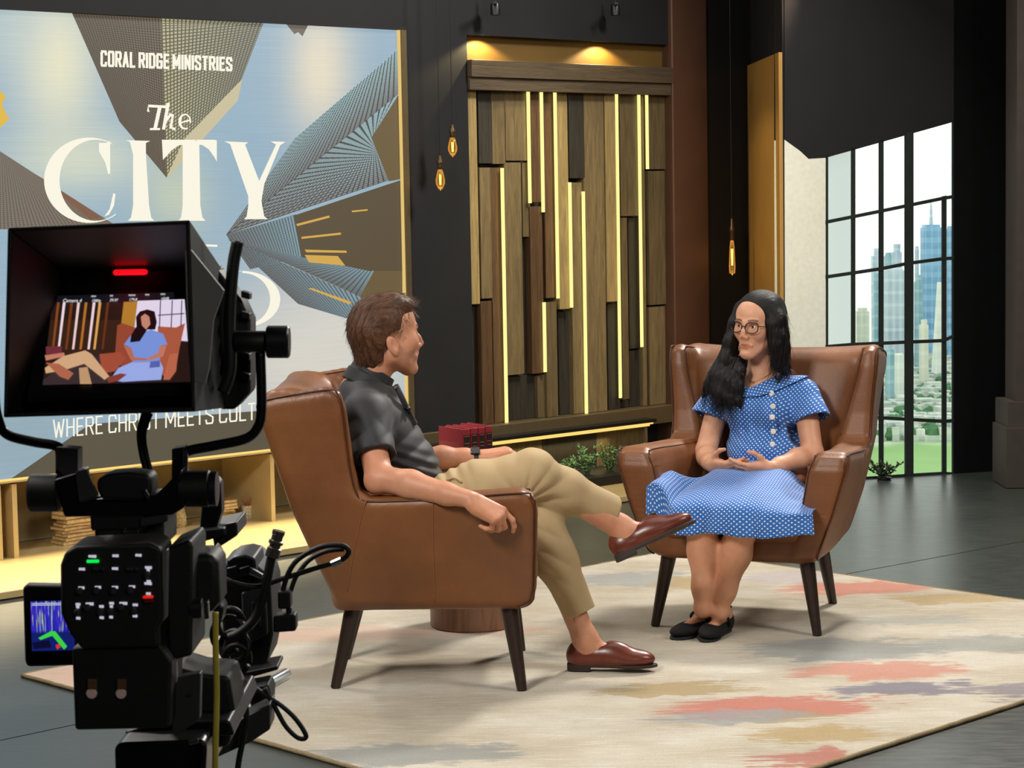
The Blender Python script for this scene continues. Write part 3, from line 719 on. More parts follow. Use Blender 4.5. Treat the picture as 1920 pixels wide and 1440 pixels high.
def pendant(px, yt, yb, ycord, lab, long_=False):
    n_ = D+.15; s_, zb_ = sz(px, yb, n_); zt_ = sz(px, yt, n_)[1]; hgt = zt_-zb_
    r = empty('pendant_bulb', wp(s_, n_, zb_), 0, lab, 'light bulb', 'bare filament bulbs on cords')
    gb = hgt*.62
    if long_: pr_ = [(.0015, 0), (.004, .006), (.017, .012), (.019, .05), (.014, gb*.8), (.010, gb)]
    else: pr_ = [(.0015, 0), (.003, .006), (.012, .011), (.0235, gb*.33), (.0245, gb*.5), (.019, gb*.75), (.011, gb)]
    MB().lathe(pr_, seg=20).build('glass', M['bulbglass'], r, smooth=True)
    for a in range(4):
        c_, d_ = math.cos(a*1.57)*.005, math.sin(a*1.57)*.005
        MB().tube([(c_*.6, d_*.6, gb*.28), (c_, d_, gb*.75)], .0011 if not long_ else .0013, 5).build('filament', M['filament'], r)
    MB().lathe([(.012, gb-.002), (.014, gb+.004), (.0135, hgt*.75), (.016, hgt*.77), (.016, hgt*.82), (.011, hgt*.88), (.008, hgt), (.002, hgt*1.01)], seg=18).build('socket', M['socket'], r, auto=True)
    MB().tube([(0, 0, hgt), (0, 0, H-zb_)], .0024, 6).build('cord', M['planter'], r)
pendant(826, 292, 358, 0, 'lower teardrop bulb of the pair hanging left of the plank panel'); pendant(849, 234, 295, 0, 'higher teardrop bulb of the pair hanging left of the plank panel')
pendant(1373, 410, 516, 0, 'long tubular bulb hanging alone before the dark wall near the window', True)

# ================================================================= RUG
RU = np.array([.720, .694, 0]); RV = np.array([.694, -.720, 0])
def rp(u, v_, z=0.): return RU*u+RV*v_+np.array([0, 0, z])
ru0, ru1, rv0, rv1 = 3.76, 7.08, -6.335, -3.61
def _rug():
    t = NT('rug_pile'); v = t.obj(); w = t.noise(t.map(v, (1.2, 26, 1)), 1.6, 5, .7).outputs['Fac']; w2 = t.noise(t.map(v, (4, 5, 1)), 1.5, 3, .6).outputs['Fac']
    sep = t.n('SeparateXYZ'); t.set(sep.inputs[0], v)
    x = t.math('ADD', sep.outputs[0], t.math('MULTIPLY', t.math('SUBTRACT', w, .5), .62)); x = t.math('ADD', x, t.math('MULTIPLY', t.math('SUBTRACT', w2, .5), .4))
    y = t.math('ADD', sep.outputs[1], t.math('MULTIPLY', t.math('SUBTRACT', w2, .5), .3))
    big = t.noise(t.map(v, (1, 1.6, 1)), 1.7, 5, .6).outputs[0]
    c = t.ramp(big, [(.3, srgb('b3a489')), (.48, srgb('c6baa3')), (.62, srgb('d4ccba')), (.75, srgb('bcae95'))])
    st_ = t.noise(t.map(v, (3, 60, 1)), 2, 4, .6).outputs[0]; c = t.mix(t.step(st_, .52, .75), c, srgb('e6e0d0'))
    jag = t.noise(t.map(v, (7, 75, 1)), 1.6, 5, .75).outputs['Fac']
    blobs = [(1455, 1335, .34, .10, 'c05a42', .95), (1660, 1265, .30, .09, 'cc7860', .85), (1610, 1108, .30, .10, 'cc6c56', .85), (1270, 1300, .24, .06, 'a88a45', .85), (1545, 1385, .22, .07, 'b0914a', .85), (1475, 1352, .12, .05, 'a88a45', .8),
             (1800, 1128, .30, .07, 'b5944e', .8), (1575, 1225, .34, .13, '7f8585', .85), (1380, 1352, .22, .06, '8d979a', .8), (760, 1425, .35, .08, '7f8684', .85), (1690, 1300, .22, .07, '5d5572', .9), (1905, 1305, .15, .08, '6a6078', .8),
             (1190, 1092, .26, .12, '8f989b', .75), (1290, 1098, .12, .10, 'b0924c', .85), (1470, 1090, .18, .12, 'b5aab0', .7), (1850, 1215, .25, .10, '8a9090', .7), (1000, 1240, .12, .05, '8b9090', .5), (640, 1195, .30, .1, 'd8ab95', .6), (100, 1280, .35, .14, 'd3a590', .7), (1545, 1430, .2, .06, 'b55038', .9), (1720, 1170, .25, .06, '9aa09f', .6), (900, 1190, .3, .06, 'd8a993', .5)]
    for px, py, rx, ry, col, k in blobs:
        p = onz(px, py); ry *= 1.5
        e = t.math('ADD', t.math('POWER', t.math('MULTIPLY', t.math('SUBTRACT', x, float(p[0])), 1/rx), 2), t.math('POWER', t.math('MULTIPLY', t.math('SUBTRACT', y, float(p[1])), 1/ry), 2))
        e = t.math('ADD', e, t.math('MULTIPLY', t.math('SUBTRACT', jag, .5), 1.9)); c = t.mix(t.math('MULTIPLY', t.step(e, 1.15, .70), k*.86), c, srgb(col))
    fine = t.noise(v, 260, 3, .7).outputs[0]; c = t.mix(.35, c, t.ramp(fine, [(.3, (.25, .25, .25)), (.7, (1, 1, 1))]), 'MULTIPLY'); c = t.mix(.03, c, (1, 1, 1, 1))
    t.fin(c, .95, 0, .1); t.bump(fine, .6, .006); t.b.inputs['Sheen Weight'].default_value = .2
    return t.m
M['rug'] = _rug(); M['rugedge'] = plain('rug_binding', '8f7f62', .95, 0, .1, .4, 300, .8, 400)
nu, nv = 60, 50; v = []; f = []; rr = random.Random(5)
for j in range(nv+1):
    for i in range(nu+1):
        ed = i in (0, nu) or j in (0, nv); v.append(rp(ru0+(ru1-ru0)*i/nu, rv0+(rv1-rv0)*j/nv, .014+(-.003 if ed else rr.uniform(-.0007, .0007))))
f = [(j*(nu+1)+i, j*(nu+1)+i+1, (j+1)*(nu+1)+i+1, (j+1)*(nu+1)+i)[::-1] for j in range(nv) for i in range(nu)]
rug = pydata('rug', v, f, M['rug'], smooth=True); tag(rug, 'large cream rug with smeared salmon, ochre and grey patches under both armchairs', 'rug')
eb = MB(); cs = [rp(ru0, rv0, .007), rp(ru1, rv0, .007), rp(ru1, rv1, .007), rp(ru0, rv1, .007)]
for i in range(4):
    a, b_ = cs[i], cs[(i+1) % 4]; L_ = 90; eb.tube([a+(b_-a)*k/L_+np.array([0, 0, rr.uniform(-.001, .001)]) for k in range(L_+1)], .007, 6)
eb.build('binding', M['rugedge'], rug, smooth=True)
RZ = .0145

# ================================================================= SIDE TABLE WITH BOOKS
tc = onz(887, 1187, RZ); tc = np.array([tc[0]+.0, tc[1]+.16, 0])
tb = empty('drum_table', (tc[0], tc[1], RZ), 0, 'round walnut drum table standing behind the left armchair', 'table')
M['walnut'] = _wood('walnut', '6b4a36', 'a37a5e', (26, 26, 3), .45)
MB().lathe([(.158, 0), (.162, .005), (.162, .47), (.158, .48)], seg=40).build('drum', M['walnut'], tb, auto=True); MB().lathe([(.20, .48), (.205, .485), (.205, .515), (.20, .52)], seg=40).build('tabletop', M['walnut'], tb, auto=True)
ttop = RZ+.52
M['bookred'] = plain('red_cloth', '9c2b33', .6, 0, .4, .12, 80); M['bookshade'] = plain('shaded_red_cloth', 'a24a42', .7, 0, .2, .3, 250, .2, 500); M['bookspine'] = plain('spine_label', '2a1c1c', .5, 0, .4); M['bookgilt'] = plain('gilt', 'b58a62', .4, .5)
sn = np.array([math.cos(math.radians(-56)), math.sin(math.radians(-56)), 0]); rw = np.array([-sn[1], sn[0], 0])
bk0 = ony(867, 800, tc[1]-.09); bx = np.array([bk0[0], bk0[1], 0]); u_ = 0
for i, (th_, hh, dd) in enumerate([(.034, .222, .165), (.032, .224, .163), (.031, .223, .164), (.032, .226, .165)]):
    r = empty('book', (0, 0, 0), 0, ['red clothbound book of the set, end nearest the seated man', 'second red book from the seated man, label on spine', 'third red book from the seated man, label on spine', 'red clothbound book at the far end, beside the glowing ledge'][i], 'book', 'red books on the drum table')
    o_ = bx+rw*u_; r.location = (o_[0], o_[1], ttop+.001); r.rotation_euler = (0, 0, math.atan2(-sn[1], -sn[0]))   # local x: spine -> fore-edge, local y: -row
    th_ -= .0015; M_ = lambda y: -y
    MB().box((0, -th_, 0), (dd, -th_+.003, hh)).box((0, -.003, 0), (dd, 0, hh)).box((-.003, -th_, 0), (.002, 0, hh)).build('cover', M['bookred'], r, bevel=.0012, seg=1)
    MB().box((.003, -th_+.003, .004), (dd-.004, -.003, hh-.004)).build('page_block', M['bookred'], r)
    MB().box((.02, -.0005, .001), (dd-.002, .0004, hh*.76)).build('side_panel', M['bookshade'], r)  # brown-red lower cover paints in shade, leaving a lit red band above
    for z0_, z1_, mm in ((.60, .90, 'bookspine'), (.30, .52, 'bookspine'), (.06, .24, 'bookspine')):
        MB().box((-.0042, -th_+.003, hh*z0_), (-.003, -.003, hh*z1_)).build('spine_label', M[mm], r)
        for q in (z0_+.02, z1_-.02, z0_+.10, z0_+.16):
            MB().box((-.0048, -th_+.006, hh*q-.0012), (-.0042, -.006, hh*q+.0012)).build('gilt_line', M['bookgilt'], r)
    u_ += th_+.0022

# ================================================================= ARMCHAIRS
def _leather(name, a, b):
    t = NT(name); v = t.obj(); n = t.noise(v, 3.2, 5, .6).outputs[0]
    c = t.ramp(n, [(.3, srgb(a)), (.7, srgb(b))]); t.fin(c, .36, 0, .5)
    t.set(t.b.inputs['Roughness'], t.math('ADD', t.math('MULTIPLY', n, .18), .34))
    vo = t.n('TexVoronoi', i={'Vector': v, 'Scale': 260.}).outputs[0]; t.bump(t.math('ADD', t.math('MULTIPLY', vo, .5), t.noise(v, 22, 4).outputs[0]), .16, .004)
    return t.m
M['leather'] = _leather('tan_leather', '6a4023', '84522c'); M['piping'] = plain('dark_piping', '4a2813', .4); M['stitch'] = plain('seam_thread', '8f5a34', .5)
M['leg'] = plain('espresso_wood', '2a1d16', .35, 0, .5, .2, 60)
poly = np.array([(-.25, .276), (.30, .262), (.345, .285), (.358, .34), (.365, .60), (.352, .648), (.315, .667), (.05, .652), (-.165, .645), (-.20, .668), (-.218, .75), (-.235, .93), (-.252, .985), (-.29, 1.003), (-.49, .972), (-.523, .945), (-.50, .86), (-.42, .60), (-.31, .33), (-.29, .285)], float)
def polysd(P, Y):                          # signed distance to polygon
    d = np.full(len(Y), 1e9); s = np.ones(len(Y)); n = len(P)
    for i in range(n):
        a, b = P[i], P[i-1]; e = b-a; w = Y-a
        q = w-e*np.clip((w@e)/(e@e), 0, 1)[:, None]; d = np.minimum(d, (q*q).sum(1))
        c = np.stack([Y[:, 1] >= a[1], Y[:, 1] < b[1], e[0]*w[:, 1] > e[1]*w[:, 0]]); s = np.where(c.all(0) | (~c).all(0), -s, s)
    return s*np.sqrt(d)
def yc(x, z): return np.interp(z, [.26, .45, .65, .8, 1.0], [.262, .318, .366, .380, .402])+np.where(x < .1, .13*(x-.1), 0)*np.interp(z, [.3, .6, .9], [.6, 1, .5])
def ht(x, z): return np.interp(z, [.26, .45, .60, .70, .85, 1.0], [.05, .066, .074, .060, .045, .036])
def xb(z): return np.interp(z, [.26, 1.0], [-.235, -.462])
RN = .034
def f_side(P):
    x, y, z = P[:, 0], np.abs(P[:, 1]), P[:, 2]
    d2 = polysd(poly, np.stack([x, z], 1).astype(float))+RN; dy = np.abs(y-yc(x, z))-ht(x, z)+RN
    d = np.minimum(np.maximum(d2, dy), 0)+np.sqrt(np.maximum(d2, 0)**2+np.maximum(dy, 0)**2)-RN
    # gathered leather along the arm front and the wing top
    g_ = np.exp(-((x-.335)/.035)**2)*np.interp(z, [.36, .42, .62, .66], [0, 1, 1, .3])
    g2 = np.exp(-((z-.985)/.03)**2)*np.interp(x, [-.5, -.45, -.28, -.25], [.3, 1, 1, .3])
    return (d*.93+g_*.0016*np.sin(z*2*np.pi/.021)+g2*.0014*np.sin(x*2*np.pi/.03)).astype(np.float32)
def f_back(P):
    x, y, z = P[:, 0], np.abs(P[:, 1]), P[:, 2]
    w = yc(xb(z), z)+.0; bow = .05*(1-(y/.4)**2)                    # shallow shell
    dx = np.abs(x-(xb(z)-.0)+.035*(1-(y/.38)**2)-.02)-.048+.03; dz = np.maximum(z-(.968+.03*(y/.38)**2), .272-z)+.03; dy = y-w-.01+.03
    q = np.stack([dx, dy, dz], 1); return ((np.linalg.norm(np.maximum(q, 0), axis=1)+np.minimum(q.max(1), 0)-.03)*.92).astype(np.float32)
def f_pad(P):                              # padded inner back
    x, y, z = P[:, 0], np.abs(P[:, 1]), P[:, 2]
    dx = np.abs(x-(xb(z)+.055-.025*(1-(y/.33)**2)))-.055+.045; dz = np.abs(z-.70)-.27+.045; dy = y-(yc(xb(z)+.1, z)-.03)+.045
    q = np.stack([dx, dy, dz], 1); return ((np.linalg.norm(np.maximum(q, 0), axis=1)+np.minimum(q.max(1), 0)-.045)*.92).astype(np.float32)
ch = Field(); ch.fun(f_side, .01); ch.fun(f_back, .03); ch.fun(f_pad, .05)
ch.box((.02, 0, .315), (.325, .27, .055), rnd=.03, k=.02)
def build_chair(label, loc, rz):
    r = empty('armchair', loc, rz, label, 'armchair')
    return r
arm1 = empty('armchair', (-.29, 7.083, RZ), 0, 'tan leather wingback armchair holding the man in the dark shirt', 'armchair', 'tan leather armchairs')
sdf_obj('upholstered_frame', ch, (-.6, -.52, .22), (.46, .52, 1.06), .0075, M['leather'], arm1)
sc_ = Field(); sc_.box((.03, 0, .385), (.335, .262, .055), rnd=.04, k=.01)
sc_.fun(lambda P: (-.012*np.exp(-((P[:, 0]-.0)/.2)**2-(P[:, 1]/.18)**2)*(P[:, 2] > .38)).astype(np.float32)*-1, .01, 0)
sdf_obj('seat_cushion', sc_, (-.36, -.32, .30), (.42, .32, .47), .008, M['leather'], arm1)
def edge_line(i0, i1, side, out, inset=.006):  # along the polygon outline near the outer or inner face
    n = len(poly); cen = poly.mean(0); pts = []
    idx = [(i % n) for i in range(i0, i1+1)]
    P2 = spline([(poly[i][0], poly[i][1], 0) for i in idx], 5)
    for k, q in enumerate(P2):
        a = P2[max(k-1, 0)]; b = P2[min(k+1, len(P2)-1)]; t = (b-a)/np.linalg.norm(b-a); nrm = np.array([-t[1], t[0]])   # inward for ccw
        x, z = q[0]+nrm[0]*inset, q[1]+nrm[1]*inset
        pts.append((x, side*(yc(x, z)+out*(ht(x, z)-inset*.9)), z))
    return pts
for s_ in (-1, 1):
    MB().tube(edge_line(1, 15, s_, 1, .008), .0034, 6).build('piping', M['piping'], arm1, smooth=True)
    MB().tube(edge_line(1, 9, s_, -1, .010), .0024, 6).build('piping', M['piping'], arm1, smooth=True)
    MB().tube(edge_line(9, 14, s_, -1, .010), .0024, 6).build('piping', M['piping'], arm1, smooth=True)
    for seam in ([(.03, .300), (.03, .40), (.032, .55), (.035, .648)], [(-.252, .335), (-.235, .42), (-.205, .55), (-.178, .64)]):
        MB().tube([(x, s_*(yc(x, z)+ht(x, z)+.0005), z) for x, z, _ in [tuple(p) for p in spline([(a, b, 0) for a, b in seam], 6)]], .0017, 5).build('seam', M['stitch'], arm1, smooth=True)
for sx, sy in ((1, -1), (1, 1), (-1, -1), (-1, 1)):
    top = (.265, sy*.255, .285) if sx > 0 else (-.235, sy*.185, .29); ft = (.305, sy*.305, 0) if sx > 0 else (-.305, sy*.222, 0)
    MB().tube([ft, top], [.0165, .030], 16).build('leg', M['leg'], arm1, auto=True)
    MB().tube([(ft[0], ft[1], 0), (ft[0], ft[1], .004)], .012, 10).build('foot_pad', M['planter'], arm1)
def copy_tree(o, par=None):
    c = o.copy(); COL.objects.link(c)
    if par is not None: c.parent = par
    for k in list(o.children): copy_tree(k, c)
    return c
arm2 = copy_tree(arm1); arm2.location = (.908, 7.945, RZ); arm2.rotation_euler = (0, 0, math.radians(-111.5)); arm2['label'] = 'tan leather wingback armchair holding the woman in the blue dress'

# ================================================================= PEOPLE: shared builders
def nz(P, fr, seed=0, n=5):                # cheap smooth 3D noise, about -1..1
    r = np.random.RandomState(seed); o = 0
    for _ in range(n):
        d = r.normal(size=3); d /= np.linalg.norm(d); o = o+np.sin((P@d.astype(np.float32))*fr*r.uniform(.7, 1.4)+r.uniform(0, 6.3))
    return o/n*1.6
def unit(v): v = np.array(v, float); return v/np.linalg.norm(v)
class Fr:                                  # local frame: f forward, l left, u up
    def __init__(s, o, yaw, pitch=0., roll=0., sc=1.):
        cy, sy = math.cos(yaw), math.sin(yaw); f = np.array([cy, sy, 0]); l = np.array([-sy, cy, 0]); u = np.array([0, 0, 1.])
        f, u = f*math.cos(pitch)+u*math.sin(pitch), u*math.cos(pitch)-f*math.sin(pitch)
        l, u = l*math.cos(roll)+u*math.sin(roll), u*math.cos(roll)-l*math.sin(roll)
        s.o = np.array(o, float); s.R = np.stack([f, l, u], 1); s.sc = sc
    def __call__(s, a, b, c): return s.o+s.R@np.array([a, b, c])*s.sc
    def loc(s, P): return ((P-s.o)@s.R)/s.sc
def skin_mat(name, base, dark, red):
    t = NT(name); v = t.obj(); n = t.noise(v, 30, 5, .6).outputs[0]; n2 = t.noise(v, 7, 3).outputs[0]
    c = t.ramp(t.math('ADD', t.math('MULTIPLY', n, .5), t.math('MULTIPLY', n2, .5)), [(.3, srgb(dark)), (.7, srgb(base))])
    at = t.attr('Col'); c = t.mix(1, c, at.outputs['Color'], 'MULTIPLY')
    t.fin(c, .48, 0, .4); t.b.inputs['Subsurface Weight'].default_value = .12; t.b.inputs['Subsurface Radius'].default_value = (.012, .005, .003); t.b.inputs['Subsurface Scale'].default_value = .6
    t.bump(t.noise(v, 420, 3).outputs[0], .10, .001); return t.m
def head(F, h, fem=False):
    e = lambda c, r, k=.02, op=1: F.ell(h(*c), np.array(r)*h.sc, h.R, k*h.sc, op)
    cp = lambda a, b, ra, rb, k=.015, op=1: F.cap(h(*a), h(*b), ra*h.sc, rb*h.sc, k*h.sc, op)
    w = .92 if fem else 1.
    e((-.012, 0, .045), (.098, .077, .088)); e((.035, 0, -.02), (.055, .060*w, .082), .04); e((.046, 0, .055), (.046, .060, .048), .04)
    for s in (-1, 1):
        cp((.0, s*.052*w, -.052), (.066, s*.016*w, -.108), .026, .017, .03); e((.062, s*.042*w, -.018), (.030, .026, .030), .03)
        cp((.088, s*.040, .026), (.094, s*.012, .021), .008, .008, .02)
    e((.078, 0, -.106), (.019, .021*w, .017), .025); e((.070, 0, -.066), (.0275, .031*w, .034), .02)
    for s in (-1, 1): e((.104, s*.033, .006), (.020, .019, .0125), .016, -1)
    cp((.094, 0, .018), (.110, 0, -.014), .0085, .0105, .014); cp((.110, 0, -.014), (.118 if not fem else .1155, 0, -.031), .0105 if not fem else .0092, .0115 if not fem else .0098, .01)
    for s in (-1, 1): e((.103, s*.0125, -.037), (.012, .0085, .0085), .008)
    cp((.098, 0, -.045), (.098, 0, -.060), .009, .009, .02)
    for s in (-1, 1):
        cp((.0870, s*.026, -.0700), (.0965, s*.006, -.0672), .0038, .0047, .006); cp((.0865, s*.025, -.0728), (.0945, s*.004, -.0785), .0040, .0058, .007)
    for s in (-1, 1): cp((.0925, s*.025, -.0712), (.1045, 0, -.0726), .0012, .0014, .003, -1)
    cp((.102, -.012, -.0915), (.102, .012, -.0915), .005, .005, .012, -1)
    for s in (-1, 1):                      # eyelids with an almond opening, ears
        e((.0775, s*.032, .006), (.0142, .0150, .0140), .006); e((.0935, s*.032, .0055), (.010, .0128, .0056), .002, -1)
        Re = h.R@np.array([[.94, 0, -.34], [0, 1, 0], [.34, 0, .94]])
        F.ell(h(-.014, s*.083, -.018), np.array((.019, .0085, .033))*h.sc, Re, .006*h.sc); F.ell(h(-.009, s*.093, -.014), np.array((.0115, .0075, .021))*h.sc, Re, .004*h.sc, -1)
        F.ell(h(.004, s*.080, -.018), np.array((.005, .005, .007))*h.sc, Re, .006*h.sc); F.ell(h(-.004, s*.077, -.045), np.array((.009, .006, .009))*h.sc, Re, .008*h.sc)
M['eyewhite'] = None
def _eye():
    t = NT('eye'); sep = t.n('SeparateXYZ'); t.set(sep.inputs[0], t.obj())
    r = t.math('SQRT', t.math('ADD', t.math('POWER', sep.outputs[1], 2), t.math('POWER', sep.outputs[2], 2)))
    back = t.math('GREATER_THAN', sep.outputs[0], 0.)
    c = t.mix(t.math('MULTIPLY', t.math('LESS_THAN', r, .0060), back), srgb('e2dad2'), srgb('4a2f1c')); c = t.mix(t.math('MULTIPLY', t.math('LESS_THAN', r, .0027), back), c, (.005, .005, .005, 1))
    t.fin(c, .08, 0, .5); return t.m
M['eye'] = _eye()
def eyes(h, par, gaze):                    # gaze: yaw, pitch relative to the head
    for s in (-1, 1):
        g = h.R@unit([math.cos(gaze[0])*math.cos(gaze[1]), math.sin(gaze[0]), math.sin(gaze[1])])
        mb = MB(); n = 12; mb.lathe([(.0126*h.sc*math.sin(a)+1e-5, -.0126*h.sc*math.cos(a)) for a in np.linspace(0, math.pi, n)], seg=18, M=Matrix.Rotation(math.pi/2, 4, 'Y'))
        o = mb.build('eye', M['eye'], par, smooth=True); o.location = h(.0778, s*.032, .006)
        o.rotation_euler = Vector(g).to_track_quat('X', 'Z').to_euler()
def hand(F, w, d, back, curl, thumb=(.5, -.2, .35), sc=1., right=True, spread=.10, k=.009):
    """palm with five bent fingers. w wrist, d towards the knuckles, back = back-of-hand normal, curl = 4 x (knuckle, middle, tip) bends in degrees"""
    d = unit(d); back = np.array(back, float); back = unit(back-d*(back@d)); side = np.cross(back, d)*(1 if not right else -1)   # towards the thumb
    side = -side; P = lambda a, b, c: np.array(w)+(d*a+side*b+back*c)*sc
    offs = (.029, .0095, -.0095, -.0265); kl = (.090, .093, .088, .079); L = ((.043, .026, .021), (.047, .029, .022), (.044, .027, .021), (.034, .020, .019)); rad = (.0098, .0100, .0095, .0084)
    wr = P(0, 0, 0)
    for i in range(4):
        F.cap(P(.004, offs[i]*.62, 0), P(kl[i], offs[i], .003), .0165*sc, .0115*sc, .014); 
    F.cap(P(.02, .018, -.008), P(.06, .020, -.008), .016*sc, .013*sc, .015); F.cap(P(.02, -.018, -.007), P(.06, -.018, -.007), .015*sc, .012*sc, .015)
    for i in range(4):
        p = P(kl[i], offs[i], .003); sp_ = (1.5-i)*spread/1.5*.8; a = 0
        for j in range(3):
            a += math.radians(curl[i][j]); q = p+(d*math.cos(a)*math.cos(sp_)+side*math.sin(sp_)*math.cos(a)-back*math.sin(a))*L[i][j]*sc
            F.cap(p, q, rad[i]*(1-.07*j)*sc, rad[i]*(1-.07*(j+1))*sc, .0045 if j else .007); p = q
    p = P(.018, .022, -.006)
    for j, (l_, r0, r1) in enumerate(((.040, .0155, .0118), (.032, .0112, .0100), (.026, .0102, .0080))):
        t = thumb[j] if isinstance(thumb[0], (tuple, list)) else thumb
        q = p+unit(d*t[0]+side*t[2]+back*t[1])*l_*sc; F.cap(p, q, r0*sc, r1*sc, .008 if j == 0 else .005); p = q
def tint(V, base=(1, 1, 1)):
    return np.tile(np.array(base, float), (len(V), 1))
def face_tint(c, h, V, lip=(.80, .48, .46), brow=(.30, .22, .18), cheek=(1, .90, .86), browthin=1.):
    q = h.loc(V); f, l, u = q.T; al = np.abs(l)
    def ap(mask, col):
        m_ = np.clip(mask, 0, 1)[:, None]; c[:] = c*(1-m_)+c*np.array(col)*m_
    front = f > .06
    lz = -.0725+.0*al; ap((front & (al < .027)*(f > .078))*np.clip(1.35-(np.abs(u-lz)-.0002*0)/(.0088*(1-(al/.030)**2)+.001), 0, 1), lip)
    bz = .0295+.0035*np.sin(np.clip((al-.014)/.036, 0, 1)*math.pi*.85)
    ap((front & (al > .013) & (al < .052))*np.clip(1.6-np.abs(u-bz)/(.0042*browthin), 0, 1), brow)
    ap((f > .05)*.8*np.exp(-((al-.042)/.02)**2-((u+.028)/.022)**2), cheek); ap((f > .1)*.7*np.exp(-(al/.014)**2-((u+.032)/.012)**2), (1, .88, .84))
    d = np.sqrt((al-.032)**2+((u-.0055)*1.9)**2); ap((f > .07)*np.clip(1-np.abs(d-.0135)/.004, 0, 1)*.55, (.62, .48, .44))
    return c
def strands(name, par, pts, dirs, L, r, mats, seed=1, grav=.0, curl=.0, seg=4):
    rr = np.random.RandomState(seed); mb = MB()
    for p, d in zip(pts, dirs):
        l_ = L*rr.uniform(.6, 1.2); q = np.array(p, float); d = np.array(d, float); P_ = [q.copy()]
        b = rr.normal(size=3)*curl
        for k in range(seg):
            d = unit(d+b/seg-np.array([0, 0, grav/seg])); q = q+d*l_/seg; P_.append(q.copy())
        mb.tube(P_, [r*(1-.8*k/seg) for k in range(seg+1)], 3, False)
    return mb.build(name, mats, par, smooth=True, kind='stuff')
def hair_mat(name, a, b):
    t = NT(name); at = t.attr('comb').outputs['Vector']; n = t.noise(at, 1., 5, .7).outputs[0]
    t.fin(t.ramp(n, [(.3, srgb(a)), (.7, srgb(b))]), .46, 0, .32); t.bump(n, .8, .004); return t.m
def hair_mat2(name, a): return plain(name, a, .38, 0, .5, .3, 60)
def shoe(F, fr, wd=1., L=.305):            # fr: local frame, origin at the heel on the sole plane, f towards the toe
    e = lambda c, r, k=.02, op=1: F.ell(fr(*c), r, fr.R, k, op)
    e((.046, 0, .040), (.048, .034*wd, .052), .02); e((.12, 0, .036), (.10, .037*wd, .040), .03); e((.205, .002, .030), (.092, .046*wd, .034), .03); e((.15, 0, .052), (.055, .03*wd, .035), .03)
    F.plane(fr(0, 0, .006), -fr.R[:, 2], .004)
def sole(fr, par, mat_, heel=.022, L=.305, wd=1., th=.010):
    prof = [(0, 0), (.004, .022), (.03, .033), (.09, .032), (.14, .034), (.20, .046), (.25, .044), (.285, .028), (L-.004, .010), (L, 0)]
    o = [(x, y*wd) for x, y in prof]+[(x, -y*wd) for x, y in prof[-2:0:-1]]
    mb = MB(); mb.prism([fr(x, y, 0+.004) for x, y in o][::-1], [fr(x, y, th+.004) for x, y in o][::-1])
    if heel: h = [(x, y) for x, y in o if x < .1]; h = [(0, 0), (.004, .022*wd), (.03, .033*wd), (.078, .032*wd), (.078, -.032*wd), (.03, -.033*wd), (.004, -.022*wd)]; mb.prism([fr(x, y, -heel+.012) for x, y in h][::-1], [fr(x, y, .006) for x, y in h][::-1])
    return mb.build('sole', mat_, par, bevel=.002)

# ================================================================= THE MAN
man = empty('person', (-.35, 7.09, RZ), 0, 'man in charcoal polo and khaki trousers sitting cross-legged in the left armchair, seen from behind', 'person')
def mp(o): return kid(o, man)
M['skin1'] = skin_mat('skin_tan', 'd39a7c', 'bd8061', 0)
h1 = Fr((-.418, 7.085, 1.142), math.radians(27), math.radians(5), math.radians(0), 1.05)
RW = np.array(ony(880, 936, 6.612)); RE = np.array([-.428, 6.755, .715]); RS = np.array([-.478, 6.905, .905])
LW = np.array(ony(898, 858, 7.44)); LE = np.array([-.32, 7.42, .685]); LS = np.array([-.478, 7.275, .905])
hz_ = np.array([.215, 7.06, 0])
fr_l = Fr((.166, 7.062, RZ+.010), math.radians(-8)); fr_l.o = np.array([onz(1064, 1262, RZ)[0], 7.062, RZ+.012])
hb = ony(1147, 1056, 7.13); tb_ = ony(1302, 968, 7.13); ang = math.atan2(tb_[2]-hb[2], tb_[0]-hb[0]); fr_r = Fr(hb+np.array([.012, 0, .010]), math.radians(3), ang-.10, math.radians(-16))
B = Field()
head(B, h1); B.cap(h1(-.02, 0, -.05), (-.505, 7.09, .96), .058, .070, .03)
B.cap((-.49, 7.09, .93), (-.40, 7.085, .62), .09, .10, .03); B.cap(LS, RS, .045, .045, .03)
for S_, E_, W_ in ((RS, RE, RW), (LS, LE, LW)):
    B.cap(S_, E_, .050, .044, .02); B.chain([E_, E_*.65+W_*.35+np.array([0, 0, .004]), E_*.25+W_*.75, W_], [.043, .0445, .034, .0275], .02)
B.ell(RE+np.array([-.01, -.006, -.012]), (.034, .034, .034), None, .02)
hand(B, RW+np.array([.010, -.002, -.008]), (.84, -.05, -.50), (.40, -.65, .65), ((24, 34, 20), (56, 58, 35), (66, 62, 38), (74, 60, 38)), ((.8, -.5, .4), (.9, -.35, .15), (.95, -.1, -.1)), 1.06, True, .02)
hand(B, LW+np.array([.012, 0, .004]), (.97, .0, .16), (-.12, -.12, .98), ((38, 34, 22), (40, 38, 24), (40, 40, 25), (38, 40, 25)), ((.8, -.35, .45), (.9, -.3, .2), (.95, -.25, .05)), 1.03, False, .03)
for hp, kn, an in (((-.31, 7.0, .56), (.05, 7.05, .69), fr_r(.062, 0, .095)), ((-.31, 7.17, .53), (.07, 7.1, .53), fr_l(.062, 0, .095))):
    B.cap((-.38, 7.09, .60), hp, .08, .07, .03); B.cap(hp, kn, .06, .05, .02); B.cap(kn, an, .048, .040, .02)
